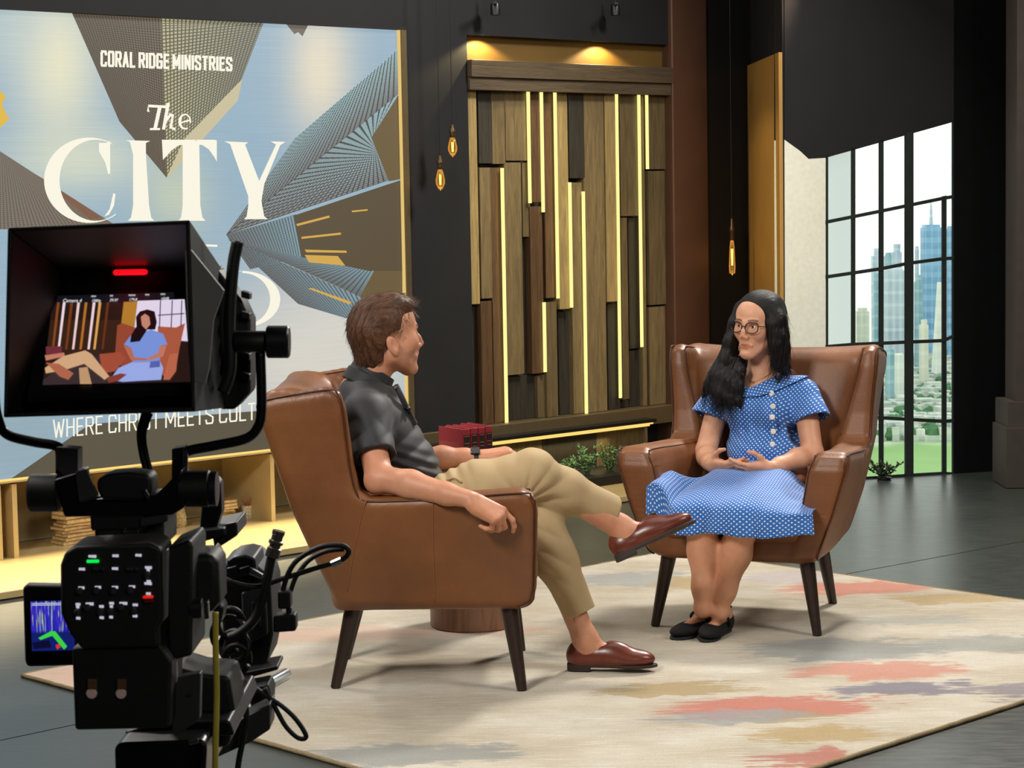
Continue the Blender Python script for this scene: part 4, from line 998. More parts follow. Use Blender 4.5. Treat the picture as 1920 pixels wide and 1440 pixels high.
for fr in (fr_r, fr_l):
    B.cap(fr(.062, 0, .10), fr(.060, 0, .05), .040, .034, .02); B.cap(fr(.075, 0, .07), fr(.19, 0, .035), .031, .024, .03); B.ell(fr(.058, -.028, .09), (.012, .012, .012), None, .015)
body1, V = sdf_obj('body', B, (-.62, 6.5, -.01), (.68, 7.6, 1.34), .0034, M['skin1'], man); mp(body1)
c = tint(V); face_tint(c, h1, V); q = h1.loc(V)
c *= np.where(((q[:, 0] > .03) & (q[:, 2] < -.045) & (q[:, 2] > -.14) & (np.abs(q[:, 1]) < .09))[:, None], np.array([.90, .88, .88]), 1.)
hd_ = np.minimum(np.linalg.norm(V-(RW+np.array([.09, -.02, -.05])), axis=1), np.linalg.norm(V-(LW+np.array([.1, 0, .01])), axis=1)); c *= np.where((hd_ < .10)[:, None], np.array([1.0, .95, .92]), 1.)
vcol(body1, 'Col', c); eyes(h1, body1, (.1, 0))
for o in body1.children: o.parent = man; kid(o, man)
# ---- hair
prof = np.array([(.098, .132), (.112, .098), (.094, .076), (.074, .066), (.058, .040), (.056, -.022), (.034, -.024), (.030, .008), (.008, .022), (-.022, .018), (-.036, -.022), (-.040, -.062), (-.062, -.092), (-.125, -.088), (-.16, 0), (-.13, .13), (-.02, .18), (.07, .17)][::-1], float)
HF = Field(); e = lambda c, r, k=.02, op=1: HF.ell(h1(*c), np.array(r)*h1.sc, h1.R, k*h1.sc, op)
e((-.014, 0, .046), (.106, .0845, .096)); e((.035, 0, .105), (.062, .060, .034), .03); e((-.05, 0, .01), (.066, .074, .09), .03); e((.070, .0, .098), (.036, .052, .022), .02)
e((-.052, 0, -.05), (.050, .060, .05), .03)
def f_hair(P):
    q = h1.loc(P); a = polysd(prof, np.stack([q[:, 0]+.012*(q[:, 1]/.07)**2*(q[:, 0] > .05), q[:, 2]], 1).astype(float))
    return (-a*h1.sc).astype(np.float32)
HF.fun(f_hair, .010, -1)
HF.fun(lambda P: (.0022*np.sin(h1.loc(P)[:, 1]*330+nz(P, 40, 3)*2.2)*(.5+.5*nz(P, 18, 5))+.0025*nz(P, 60, 2)).astype(np.float32), .01, 0)
M['hair1'] = hair_mat('brown_hair', '2c1a10', '6a452c')
hair1, V = sdf_obj('hair', HF, h1.o-.18, h1.o+.20, .003, M['hair1'], man); mp(hair1)
q = h1.loc(V); vvec(hair1, 'comb', np.stack([q[:, 1]*170, q[:, 0]*26+q[:, 2]*60*(q[:, 2] < .05), q[:, 2]*26], 1))
rr = np.random.RandomState(4); sel = rr.choice(np.nonzero((q[:, 2] > -.06))[0], 1500); pts = V[sel]
nr_ = (q[sel]-np.array([-.014, 0, .04])); nr_ /= np.linalg.norm(nr_, axis=1)[:, None]
cmb = np.where((q[sel][:, 2] > .09)[:, None], np.array([.9, -.15, .25]), np.array([-.45, 0, -.9])); cmb = cmb-nr_*(cmb*nr_).sum(1)[:, None]*.8+nr_*.18
mp(strands('hair_strands', man, pts, (cmb@h1.R.T), .030, .0007, hair_mat2('hair_strand_brown', '5a3b26'), 3, .1, .35))
# ---- polo shirt
S = Field(); lean = Fr((0, 0, 0), 0, math.radians(-14))
Rl = np.stack([[math.cos(.30), 0, math.sin(.30)], [0, 1, 0], [-math.sin(.30), 0, math.cos(.30)]], 1)
S.ell((-.445, 7.088, .835), (.118, .182, .165), Rl, .02); S.ell((-.388, 7.088, .690), (.140, .168, .135), Rl, .06); S.ell((-.36, 7.088, .62), (.135, .168, .07), None, .05)
for S_, E_ in ((RS, RE), (LS, LE)):
    S.cap((-.49, 7.09, .955), S_, .062, .066, .05); e_ = S_*.30+E_*.70; S.cap(S_, e_, .068, .066, .045)
S.ell((-.497, 7.09, .955), (.075, .10, .055), None, .05)
def f_cloth(P):
    a = np.exp(-((P[:, 2]-.70)/.07)**2)*.0045*np.sin(P[:, 2]*190+P[:, 0]*80+nz(P, 12, 7)*1.5)
    s_ = np.exp(-(((P-(RS*.5+RE*.5).astype(np.float32))**2).sum(1))/.09**2)*.0060*np.abs(np.sin((P[:, 0]*1.0+P[:, 2]*.75)*52+nz(P, 8, 9)*1.0))
    b_ = np.exp(-((P[:, 2]-.80)/.10)**2)*.0045*np.abs(np.sin((P[:, 2]*1.0-P[:, 0]*.8)*48+nz(P, 8, 12)))
    return (a-s_-b_+.0010*nz(P, 22, 4)).astype(np.float32)
S.fun(f_cloth, .01, 0)
for S_, E_ in ((RS, RE), (LS, LE)):
    dd = unit(E_-S_); S.cap(S_*.30+E_*.70, E_+dd*.05, .056, .056, .004, -1); pl_ = S_*.33+E_*.67
    S.fun(lambda P, pl_=pl_.astype(np.float32), dd=dd.astype(np.float32), E2=E_.astype(np.float32): np.maximum(-((P-pl_)@dd), np.linalg.norm(P-E2, axis=1)-.15).astype(np.float32), .004, -1)
S.cap(h1(-.02, 0, -.05), (-.475, 7.09, .985), .060, .070, .006, -1)
S.plane((-.36, 7.09, .60), (.45, 0, -.9), .01)
M['polo'] = plain('charcoal_polo', '1d1d20', .62, 0, .45, .10, 8, .25, 700); M['polo'].node_tree.nodes['Principled BSDF'].inputs['Sheen Weight'].default_value = .15
shirt, _ = sdf_obj('polo_shirt', S, (-.66, 6.68, .50), (-.15, 7.5, 1.06), .0042, M['polo'], man, 2); mp(shirt)
# collar, turned over
ax = unit([.50, .16, .85]); cc_ = np.array([-.470, 7.094, 1.012])
def f_col(P):
    q = P-cc_.astype(np.float32); hgt = q@ax.astype(np.float32); r_ = np.linalg.norm(q-hgt[:, None]*ax.astype(np.float32), axis=1)
    rad = .0755-.10*(hgt)+.004*(hgt < .0)
    q3 = unit([.80, .34, -.35]); gap = (q@q3.astype(np.float32))
    d = np.maximum(np.abs(r_-rad)-.0036, np.abs(hgt+.008)-.038); return np.maximum(d, gap-.068).astype(np.float32)
CF = Field(); CF.fun(f_col, .004); CF.fun(lambda P: (.0012*nz(P, 45, 21)).astype(np.float32), .01, 0)
col_, _ = sdf_obj('collar', CF, cc_-.12, cc_+.12, .0026, M['polo'], man, 1); mp(col_)
pk_ = spline([ony(742, 722, 7.03), ony(752, 742, 7.02), ony(764, 768, 7.03), ony(778, 795, 7.05)], 4)
mp(MB().tube([p+np.array([0, -.004, 0]) for p in pk_], .010, 8).build('placket', M['polo'], man, smooth=True))
mp(MB().lathe([(.0052, -.002), (.0056, 0), (.0045, .002), (.001, .0022)], ony(741, 727, 7.008), 14, Matrix.Rotation(math.radians(90), 4, 'X')).build('button', plain('dark_button', '55565a', .3), man, smooth=True))
mp(MB().tube([ony(764, 762, 7.01), ony(769, 776, 7.01)], .006, 8).tube([ony(757, 766, 7.01), ony(771, 766, 7.0)], .003, 6).build('lapel_microphone', M['planter'], man, smooth=True))
# ---- trousers
T = Field(); rk, ra = np.array([.052, 7.045, .680]), fr_r(.062, 0, .150); lk, la_ = np.array([.075, 7.10, .525]), fr_l(.062, 0, .15)
T.ell((-.34, 7.088, .575), (.135, .170, .10), None, .03)
T.chain([(-.31, 6.995, .560), (-.12, 7.02, .630), rk], [.105, .098, .078], .04); T.chain([rk, rk*.6+ra*.4, ra], [.078, .070, .055], .03)
T.chain([(-.31, 7.18, .535), lk], [.10, .078], .04); T.chain([lk, lk*.62+la_*.38, la_], [.076, .068, .054], .03)
T.ell(rk+np.array([.02, 0, .012]), (.068, .066, .066), None, .03)
def f_tr(P):
    d1 = np.linalg.norm(P-(rk+np.array([.0, -.05, -.05])).astype(np.float32), axis=1); a = np.exp(-(d1/.13)**2); th = np.arctan2(P[:, 2]-rk[2]+.08, P[:, 0]-rk[0]+.02)
    d2 = np.linalg.norm(P-(lk+np.array([.02, -.05, -.10])).astype(np.float32), axis=1); b_ = np.exp(-(d2/.12)**2)
    hip = np.exp(-((P[:, 0]+.22)/.07)**2)*.004*np.sin((P[:, 0]+.4*P[:, 2])*150+nz(P, 15, 2)*1.5)
    return (-a*.0085*np.abs(np.sin(th*7+nz(P, 9, 3)*.9))-b_*.010*np.abs(np.sin((P[:, 2]*1.0+P[:, 0]*.6)*46+nz(P, 9, 6)*1.0))+hip+.0012*nz(P, 20, 8)+.0015*np.sin(P[:, 0]*60+P[:, 2]*25+nz(P, 7, 11))).astype(np.float32)
T.fun(f_tr, .01, 0)
for an_, kn_, fr in ((ra, rk, fr_r), (la_, lk, fr_l)):
    dd = unit(an_-kn_); p_ = an_-dd*(.004 if fr is fr_r else .035)
    T.fun(lambda P, p_=p_.astype(np.float32), dd=dd.astype(np.float32), a2=(an_+dd*.03).astype(np.float32): np.maximum(-((P-p_)@dd), np.linalg.norm(P-a2, axis=1)-.16).astype(np.float32), .003, -1)
    T.cap(p_-dd*.03, p_+dd*.1, .046, .046, .004, -1)
M['khaki'] = plain('khaki_twill', 'b59d76', .75, 0, .25, .06, 10, .25, 600)
tr, _ = sdf_obj('trousers', T, (-.52, 6.82, .05), (.50, 7.36, .80), .0042, M['khaki'], man, 2); mp(tr)
for pts in ([(.150, .42), (.178, .32), (.205, .22), (.214, .185)],):
    mp(MB().tube([(x-.018, 7.075-.056-.004*(z > .3), z) for x, z in pts], .0012, 5).build('trouser_seam', plain('khaki_seam', '8f7a58', .8), man, smooth=True))
# belt loop and pocket edge at the hip
mp(MB().tube(spline([ony(838, 900, 6.94), ony(852, 896, 6.93), ony(866, 905, 6.93)], 4), .004, 6).build('pocket_edge', M['khaki'], man, smooth=True))
# ---- shoes
def _sh():
    t = NT('chestnut_shoe_leather'); v = t.obj(); n = t.noise(v, 18, 5).outputs[0]; t.fin(t.ramp(n, [(.3, srgb('54261a')), (.7, srgb('703424'))]), .30, 0, .5); t.bump(t.noise(v, 90, 4).outputs[0], .12, .002); return t.m
M['shoe'] = _sh(); M['sole'] = plain('dark_sole', '2a1a14', .6)
for fr, nm in ((fr_l, 'left'), (fr_r, 'right')):
    q = Field(); shoe(q, fr); q.cap(fr(.055, 0, .115), fr(.115, 0, .090), .030, .026, .006, -1); q.cap(fr(.07, 0, .11), fr(.115, 0, .115), .036, .034, .006, -1)
    lo = np.minimum(np.minimum(fr(0, -.06, 0), fr(.32, .06, .13)), np.minimum(fr(.32, -.06, 0), fr(0, .06, .13)))-.05; hi = np.maximum(np.maximum(fr(0, -.06, 0), fr(.32, .06, .13)), np.maximum(fr(.32, -.06, 0), fr(0, .06, .13)))+.05
    o, _ = sdf_obj('loafer', q, lo, hi, .0032, M['shoe'], man, 1); mp(o)
    so = sole(fr, o, M['sole']); so.location = -Vector(o.location)+Vector((0, 0, 0)); so.location = Vector((0, 0, 0)); so.matrix_parent_inverse = Matrix.Identity(4)
    so.location = Vector(man.location)*0
    # moccasin seam
    sm_ = spline([fr(.135, -.034, .056), fr(.175, -.042, .044), fr(.225, -.040, .036), fr(.265, -.024, .032), fr(.277, 0, .031), fr(.265, .024, .032), fr(.225, .042, .036), fr(.175, .043, .044)], 6)
    ms = MB().tube(sm_, .0022, 6).build('apron_seam', M['shoe'], o, smooth=True); 
    for ch_ in (so, ms): ch_.location = Vector(man.location)-Vector(man.location)-Vector(o.location) if False else Vector((0, 0, 0))
# ---- watch
wa = unit(LW-LE); wc_ = LW-wa*.012
Mw = align(wc_-wa*.012, wc_+wa*.012)
mp(MB().lathe([(.0300, .002), (.0318, .003), (.0318, .021), (.0300, .022)], (0, 0, 0), 28, Mw).build('watch_band', plain('dark_steel', '3c3d40', .3, .7), man, auto=True))
wf = wc_+np.array([.0, -.020, .027]); mp(MB().box((-.016, -.017, -.004), (.016, .017, .004), Matrix.Translation(Vector(wf)) @ Matrix.Rotation(math.radians(38), 4, 'X')).build('watch_case', plain('watch_glass', '1b1c20', .12, .2), man, bevel=.003))

# ================================================================= THE WOMAN
W = Fr((.915, 7.945, 0), math.radians(-114)); wf_, wl_, wu_ = W.R[:, 0], W.R[:, 1], W.R[:, 2]
wom = empty('person', (.93, 7.95, RZ), 0, 'woman in blue polka-dot dress with long black hair and glasses sitting in the right armchair', 'person')
def wq(o): return kid(o, wom)
def fd(F, px, py, t0=6.5, t1=9.5):         # where the view ray first meets a field's surface
    d = ray(px, py); d = d/np.linalg.norm(d); t = np.arange(t0, t1, .002); P = (EYE+t[:, None]*d).astype(np.float32); v = F.ev(P); i = int(np.argmax(v < 0)) if (v < 0).any() else len(t)//2
    return EYE+d*(t[i]-.001), -d
M['skin2'] = skin_mat('skin_olive', 'e0aa8a', 'cd9372', 0)
hc = onpl(1419, 613, W(-.17, 0, 0), wf_); h2 = Fr(hc, math.radians(-125), math.radians(1), math.radians(-3), .93)
SL, SR_ = W(-.215, .118, .835), W(-.215, -.208, .835); EL, ER = W(-.13, .176, .618), W(-.10, -.238, .612); WL_, WR_ = W(.075, .072, .583), W(.072, -.160, .588)
B = Field(); head(B, h2, True)
B.cap(h2(-.022, 0, -.05), W(-.225, -.045, .90), .049, .052, .03); B.cap(W(-.23, -.045, .88), W(-.24, -.03, .62), .075, .08, .03); B.cap(SL, SR_, .036, .036, .04); B.ell(W(-.20, -.045, .850), (.06, .13, .05), W.R, .04)
for S_, E_, W_ in ((SL, EL, WL_), (SR_, ER, WR_)):
    B.cap(S_, E_, .046, .040, .02); B.chain([E_, E_*.65+W_*.35, E_*.22+W_*.78, W_], [.0385, .0385, .0285, .0235], .02); B.ell(E_-wu_*.006, (.031, .031, .031), None, .02)
hand(B, WL_, -wl_*.90+wf_*.36-wu_*.04, wf_*.75-wu_*.55, ((20, 14, 8), (24, 18, 10), (28, 22, 12), (32, 26, 14)), ((.55, -.35, .75), (.80, -.25, .55), (.95, -.15, .25)), .86, False, .05)
hand(B, WR_, wl_*.92+wf_*.30-wu_*.06, wf_*.75-wu_*.55, ((20, 14, 8), (24, 18, 10), (26, 20, 12), (30, 24, 14)), ((.50, -.35, .80), (.78, -.25, .60), (.95, -.15, .25)), .86, True, .05)
KR, KL = W(.432, -.075, .425), W(.425, .072, .425); AR = onpl(1317, 1142, W(.475, 0, 0), wf_); AL = onpl(1350, 1148, W(.435, 0, 0), wf_)
for K_, A_, hp in ((KR, AR, W(-.25, -.10, .52)), (KL, AL, W(-.25, .09, .52))):
    B.cap(W(-.24, -.02, .58), hp, .08, .07, .03); B.cap(hp, K_, .065, .056, .02); cf = K_*.66+A_*.34-wf_*.018
    B.chain([K_-wu_*.01, cf, K_*.25+A_*.75-wf_*.004, A_], [.056, .054, .035, .0275], .03)
def floor_fr(px0, py0, px1, py1, yawless=0): 
    a = onz(px0, py0, RZ); b = onz(px1, py1, RZ); return Fr(a+np.array([0, 0, .004]), math.atan2(b[1]-a[1], b[0]-a[0]))
frA = floor_fr(1344, 1181, 1249, 1203); frB = floor_fr(1364, 1181, 1300, 1214)
frB = Fr(frB.o+np.array([0, 0, .006]), math.atan2(frB.R[1, 0], frB.R[0, 0]), math.radians(-1), math.radians(-10))
for fr, A_ in ((frA, AR), (frB, AL)):
    q_ = fr(.055, 0, .065); B.cap(A_, q_, .028, .027, .02); B.cap(q_, fr(.16, 0, .030), .0245, .018, .02); B.cap(fr(.16, -.012, .024), fr(.20, -.006, .016), .016, .012, .02)
body2, V = sdf_obj('body', B, np.minimum(W(.7, -.4, 0), W(-.5, .4, 0))-.1, np.maximum(W(.7, -.4, 1.3), W(-.5, .4, 0))+.1, .0029, M['skin2'], wom); wq(body2)
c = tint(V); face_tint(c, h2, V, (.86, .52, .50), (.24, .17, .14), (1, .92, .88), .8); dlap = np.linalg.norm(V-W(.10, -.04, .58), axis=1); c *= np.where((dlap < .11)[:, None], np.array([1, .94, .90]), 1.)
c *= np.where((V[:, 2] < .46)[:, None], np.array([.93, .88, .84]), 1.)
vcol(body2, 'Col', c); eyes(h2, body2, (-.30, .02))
for o in list(body2.children): o.parent = wom; kid(o, wom)
# ---- dress bodice
M['dress'] = None
def _dress():
    t = NT('polka_dot_cotton'); a = t.attr('uvw').outputs['Vector']; r = t.map(a, (1, 1, 0), rot=(0, 0, math.radians(45))); sep = t.n('SeparateXYZ'); t.set(sep.inputs[0], r); s = .0122
    fx = t.math('SUBTRACT', t.math('FRACT', t.math('DIVIDE', sep.outputs[0], s)), .5); fy = t.math('SUBTRACT', t.math('FRACT', t.math('DIVIDE', sep.outputs[1], s)), .5)
    d = t.math('SQRT', t.math('ADD', t.math('MULTIPLY', fx, fx), t.math('MULTIPLY', fy, fy)))
    m_ = t.step(d, .235, .185); n = t.noise(t.obj(), 9, 4).outputs[0]
    c = t.mix(m_, t.ramp(n, [(.3, srgb('2a62ad')), (.7, srgb('3570bd'))]), srgb('dfe8f2')); t.fin(c, .7, 0, .25); t.b.inputs['Sheen Weight'].default_value = .15
    t.bump(t.noise(t.obj(), 700, 2).outputs[0], .12, .001); return t.m
M['dress'] = _dress(); M['lining'] = plain('white_lining', 'dcd8da', .8)
Dr = Field(); lc = -.035
Dr.ell(W(-.195, lc-.012, .775), (.100, .142, .125), W.R, .02); Dr.ell(W(-.205, lc+.008, .640), (.105, .140, .12), W.R, .06); Dr.ell(W(-.165, lc+.012, .615), (.125, .140, .085), W.R, .05)
for s in (-1, 1): Dr.ell(W(-.135, lc+s*.064-.006, .772), (.062, .062, .062), W.R, .04)
Dr.cap(SL, SR_, .050, .050, .045); Dr.ell(W(-.235, lc, .845), (.07, .13, .05), W.R, .04)
slv = []
for S_, tip in ((SL, W(-.155, .182, .722)), (SR_, W(-.140, -.262, .712))):
    d_ = unit(tip-S_); Dr.cap(S_, S_+d_*.14, .056, .070, .03); slv.append((S_, d_))
def f_dr(P):
    q = W.loc(P); w_ = np.exp(-((q[:, 2]-.66)/.05)**2)
    return (-.0042*w_*np.abs(np.sin((q[:, 2]*1.0+q[:, 1]*.5)*75+nz(P, 10, 31)))+.003*np.exp(-((q[:, 2]-.70)/.03)**2)*np.sin(q[:, 1]*140+nz(P, 12, 33))+.0012*nz(P, 26, 34)).astype(np.float32)
Dr.fun(f_dr, .01, 0)
for S_, d_ in slv:
    E2 = (S_+d_*.145).astype(np.float32); pn_ = unit(d_*.72-wu_*.35)
    Dr.fun(lambda P, E2=E2, pn_=pn_.astype(np.float32), p0=(S_+d_*.112).astype(np.float32): np.maximum(-((P-p0)@pn_), np.linalg.norm(P-E2, axis=1)-.11).astype(np.float32), .003, -1)
    Dr.cap(S_+d_*.06, S_+d_*.2, .048, .064, .003, -1)
solid = list(Dr.p)
Dr.ell(W(-.165, -.058, .925), (.125, .088, .066), W.R@np.array([[.94, 0, .34], [0, 1, 0], [-.34, 0, .94]]), .006, -1)
Dr.plane(W(0, 0, .575), (0, 0, -1), .01)
lo = np.minimum(W(.1, -.42, .5), W(-.45, .42, .5))-.08; hi = np.maximum(W(.1, -.42, .98), W(-.45, .42, .98))+.08
dress, V = sdf_obj('dress', Dr, lo, hi, .0036, M['dress'], wom, 2); wq(dress)
def duv(V):
    q = W.loc(V); return np.stack([q[:, 1]*1.02+q[:, 0]*.12, q[:, 2]-q[:, 0]*.25, q[:, 0]*0], 1)
vvec(dress, 'uvw', duv(V))
# portrait collar: a thicker layer of the bodice inside an outline
FS = Field(); FS.p = solid
def colpoly(pts, f_): return np.array([W.loc(onpl(x, y, W(f_, 0, 0), wf_))[1:] for x, y in pts], float)
cpo = colpoly([(1408, 727), (1424, 720), (1448, 706), (1466, 692), (1482, 672), (1500, 668), (1520, 680), (1528, 695), (1518, 702), (1492, 716), (1462, 730), (1438, 739), (1420, 742), (1404, 741), (1388, 738), (1360, 728), (1330, 716), (1335, 690), (1360, 690), (1378, 706), (1394, 722)], -.15)
def f_pc(P):
    q = W.loc(P).astype(float); return np.maximum(FS.ev(P)-.0105, np.maximum(polysd(cpo, q[:, 1:]), -.27-q[:, 0])).astype(np.float32)
PC = Field(); PC.fun(f_pc, .003)
pc, V = sdf_obj('portrait_collar', PC, lo, hi, .0030, M['dress'], wom, 1); wq(pc); uv = duv(V); vvec(pc, 'uvw', np.stack([uv[:, 0]*.8+uv[:, 1]*.6, uv[:, 1]*.8-uv[:, 0]*.6, uv[:, 2]], 1))
M['button'] = plain('white_button', 'e9e4de', .3)
for x, y in ((1447, 737), (1449.5, 762), (1448, 782), (1450, 809), (1448.5, 833)):
    p, nn = fd(FS, x, y); nn = unit(nn*.6+wf_*.6)
    wq(MB().lathe([(.001, -.002), (.0098, -.002), (.0108, 0), (.0098, .0022), (.006, .0016), (.001, .0016)], (0, 0, 0), 18, align(p+nn*(.009 if y < 745 else .002), p+nn*.02)).build('button', M['button'], wom, smooth=True))
pl_ = [fd(FS, x, y)[0]+wf_*.0006 for x, y in ((1456, 745), (1458, 765), (1458, 790), (1461, 806), (1463, 812))]
wq(MB().tube(spline(pl_, 4), .0016, 5).build('placket_edge', plain('dress_seam', '1f4f94', .8), wom))
p, nn = fd(PC, 1458, 708); mic = MB()
for a, b_ in (((1452, 705), (1462, 716)), ((1462, 704), (1458, 718)), ((1465, 703), (1463, 714))): mic.tube([fd(PC, *a)[0]-ray(*a)*.004, fd(PC, *b_)[0]-ray(*b_)*.006], .0028, 6)
wq(mic.build('lapel_microphone', M['planter'], wom, smooth=True))
# ---- skirt: a draped sheet
na, nt = 90, 110
ctr = spline([(-.17, .605, 0), (0, .592, 0), (.18, .570, 0), (.36, .540, 0), (.455, .518, 0), (.505, .490, 0), (.520, .445, 0), (.524, .398, 0)], 30)
ctr = np.array(ctr)[:, :2]; al_ = np.concatenate([[0], np.cumsum(np.linalg.norm(np.diff(ctr, axis=0), axis=1))]); LT = al_[-1]
vv = np.zeros((nt+1, na+1, 3)); uvs = np.zeros((nt+1, na+1, 3))
for j in range(nt+1):
    s_ = LT*j/nt; f0, z0 = np.interp(s_, al_, ctr[:, 0]), np.interp(s_, al_, ctr[:, 1]); t = j/nt
    wL, wR = np.interp(t, [0, .25, .6, 1], [.155, .235, .325, .345]), np.interp(t, [0, .25, .6, 1], [.155, .22, .265, .275])
    for i in range(na+1):
        a = 2*i/na-1; aa = abs(a); w_ = wL if a > 0 else wR; l_ = a*w_-.02*(1-t); sm = np.clip((aa-.45)/.55, 0, 1); sm = sm*sm*(3-2*sm)
        zz, ff = z0, f0
        kn = math.exp(-((l_+.080)/.060)**2)+math.exp(-((l_-.078)/.062)**2); gate = np.clip((t-.25)/.3, 0, 1)*np.clip((1.0-t)/.25, 0, 1)
        zz += (.016*kn-.010)*gate
        if zz > .47: zz = zz-(zz-.475)*sm*(.80 if a > 0 else .72)
        fr_ = np.clip((t-.62)/.3, 0, 1); ff -= .05*sm*fr_+.015*fr_*(1-kn); ff += fr_*.010*math.sin(a*11+.6)+.006*fr_*math.sin(a*23+2)
        zz += .010*math.sin(a*7+1.5)*fr_*(t > .9)*(t-.9)*6+.004*math.sin(l_*60+f0*30)*sm*(1-fr_)
        if a < -.62:                       # the flare that curls up against the chair arm
            k_ = np.clip((-.62-a)/.38, 0, 1); g_ = np.clip((t-.35)/.25, 0, 1)*np.clip((1.12-t)/.2, 0, 1); l_ -= .020*k_*g_; zz += .085*g_*math.sin(k_*math.pi*.72)+0*k_; ff -= .05*k_*g_
        vv[j, i] = W(ff, l_, max(zz, .392)); uvs[j, i] = (a*(w_*.5+.13), s_, 0)
vl = vv.reshape(-1, 3); fc = [(j*(na+1)+i, (j+1)*(na+1)+i, (j+1)*(na+1)+i+1, j*(na+1)+i+1) for j in range(nt) for i in range(na)]
sk = pydata('skirt', vl, fc, [M['dress'], M['lining']], wom, True); vvec(sk, 'uvw', uvs.reshape(-1, 3)); wq(sk)
md = sk.modifiers.new('cloth', 'SOLIDIFY'); md.thickness = .003; md.offset = -1; md.material_offset = 1
# ---- hair
M['hair2'] = hair_mat('black_hair', '060505', '150f0d')
HF = Field(); e = lambda c, r, k=.02, op=1: HF.ell(h2(*c), np.array(r)*h2.sc, h2.R, k*h2.sc, op)
e((-.016, 0, .046), (.108, .089, .098)); e((-.055, 0, -.03), (.070, .082, .11), .04); e((-.030, .012, .072), (.096, .090, .076), .03)
hp3 = lambda x, y, f_: onpl(x, y, W(f_, 0, 0), wf_)
def lock(pts, k=.02): HF.chain([hp3(x, y, f_) for x, y, f_, r in pts], [r for *_, r in pts], k)
lock([(1388, 578, -.150, .024), (1378, 605, -.135, .022), (1371, 640, -.125, .026), (1364, 672, -.12, .032), (1352, 705, -.11, .040), (1350, 728, -.10, .036), (1362, 748, -.085, .024)])
lock([(1386, 662, -.125, .018), (1386, 695, -.11, .028), (1382, 728, -.090, .026), (1384, 752, -.075, .014), (1388, 764, -.07, .005)]); lock([(1350, 690, -.12, .026), (1332, 722, -.11, .022), (1318, 744, -.10, .006)]); lock([(1364, 706, -.09, .024), (1352, 738, -.08, .022), (1346, 762, -.07, .006)]); lock([(1370, 715, -.08, .02), (1366, 745, -.075, .016), (1368, 768, -.07, .005)])
lock([(1440, 574, -.165, .046), (1455, 600, -.155, .040), (1461, 628, -.155, .036), (1464, 655, -.16, .033), (1462, 680, -.165, .030), (1472, 692, -.20, .024)]); lock([(1447, 610, -.125, .020), (1454, 645, -.130, .022), (1460, 678, -.14, .020)])
lock([(1420, 600, -.29, .07), (1425, 680, -.29, .06), (1430, 720, -.28, .05)], .03)
fo = np.array([(-.006, .094), (-.013, .082), (-.029, .058), (-.046, .030), (-.056, -.01), (-.060, -.12), (.060, -.12), (.056, -.05), (.043, -.012), (.018, .034), (.003, .064), (-.003, .085)], float)[::-1]
def f_open(P):
    q = h2.loc(P); d = polysd(fo, np.stack([q[:, 1]-.004, q[:, 2]], 1).astype(float)); return np.maximum(d, .042-q[:, 0]).astype(np.float32)*h2.sc
HF.fun(f_open, .012, -1)
HF.cap(h2(.0, 0, -.10), W(-.14, -.055, .86), .050, .052, .012, -1)
def f_h2(P):
    q = h2.loc(P); x = q[:, 1]*1.0+q[:, 0]*.6; return ((.0019*np.sin(x*260+nz(P, 22, 41)*2.2)+.0012*np.sin(x*620+nz(P, 26, 43)*3))*np.clip((.0-q[:, 2])/.06, .0, 1)).astype(np.float32)
HF.fun(f_h2, .01, 0)
hair2, V = sdf_obj('hair', HF, h2.o-np.array([.32, .32, .34]), h2.o+np.array([.22, .25, .16]), .0030, M['hair2'], wom); wq(hair2)
q = h2.loc(V); vvec(hair2, 'comb', np.stack([(q[:, 1]+q[:, 0]*.6)*190, q[:, 0]*8, q[:, 2]*9], 1))
rr = np.random.RandomState(9); sel = rr.choice(np.nonzero((q[:, 2] < .10) & ~((q[:, 0] > .0) & (np.abs(q[:, 1]-.004) < .085) & (q[:, 2] > -.14)))[0], 2600); nr_ = q[sel]-np.array([-.02, 0, .04]); nr_[:, 2] *= .2; nr_ /= np.linalg.norm(nr_, axis=1)[:, None]
dirs = (np.array([0, 0, -1.])+nr_*.12+rr.normal(size=(len(sel), 3))*.06)@h2.R.T
low = V[sel][:, 2] < h2.o[2]-.12; dirs[low] += rr.normal(size=(low.sum(), 3))*.30
wq(strands('hair_strands', wom, V[sel], dirs, .080, .00075, hair_mat2('hair_strand_black', '0d0908'), 6, .5, .25, 5))
# ---- glasses
gl_ = empty('glasses', (0, 0, 0)); gl_.parent = wom; kid(gl_, wom)
M['frame'] = plain('tortoise_frame', '2b1a18', .25); M['lens'] = gm
for s in (-1, 1):
    ring = []
    for k in range(28):
        a = 2*math.pi*k/28; ca, sa = math.cos(a), math.sin(a); rx, rz_ = .0272, .0222
        x = rx*np.sign(ca)*abs(ca)**.8; z = rz_*np.sign(sa)*abs(sa)**.85; z += .0035*(x*1/rx)*(sa > 0); ring.append(h2(.114-.010*((.034+x)/.06)**2, s*(.0345+x), .003+z))
    MB().tube(ring+ring[:2], .0021, 8, False).build('rim', M['frame'], gl_, smooth=True)
    pydata('lens', ring, [tuple(range(len(ring)))], M['lens'], gl_)
    MB().tube(spline([h2(.104, s*.0610, .010), h2(.085, s*.070, .010), h2(.03, s*.078, .006), h2(-.015, s*.082, .004)], 5), .0016, 6).build('temple', M['frame'], gl_, smooth=True)
MB().tube(spline([h2(.1115, -.0085, .005), h2(.1165, 0, .0085), h2(.1115, .0085, .005)], 5), .0015, 6).build('bridge', M['frame'], gl_, smooth=True)
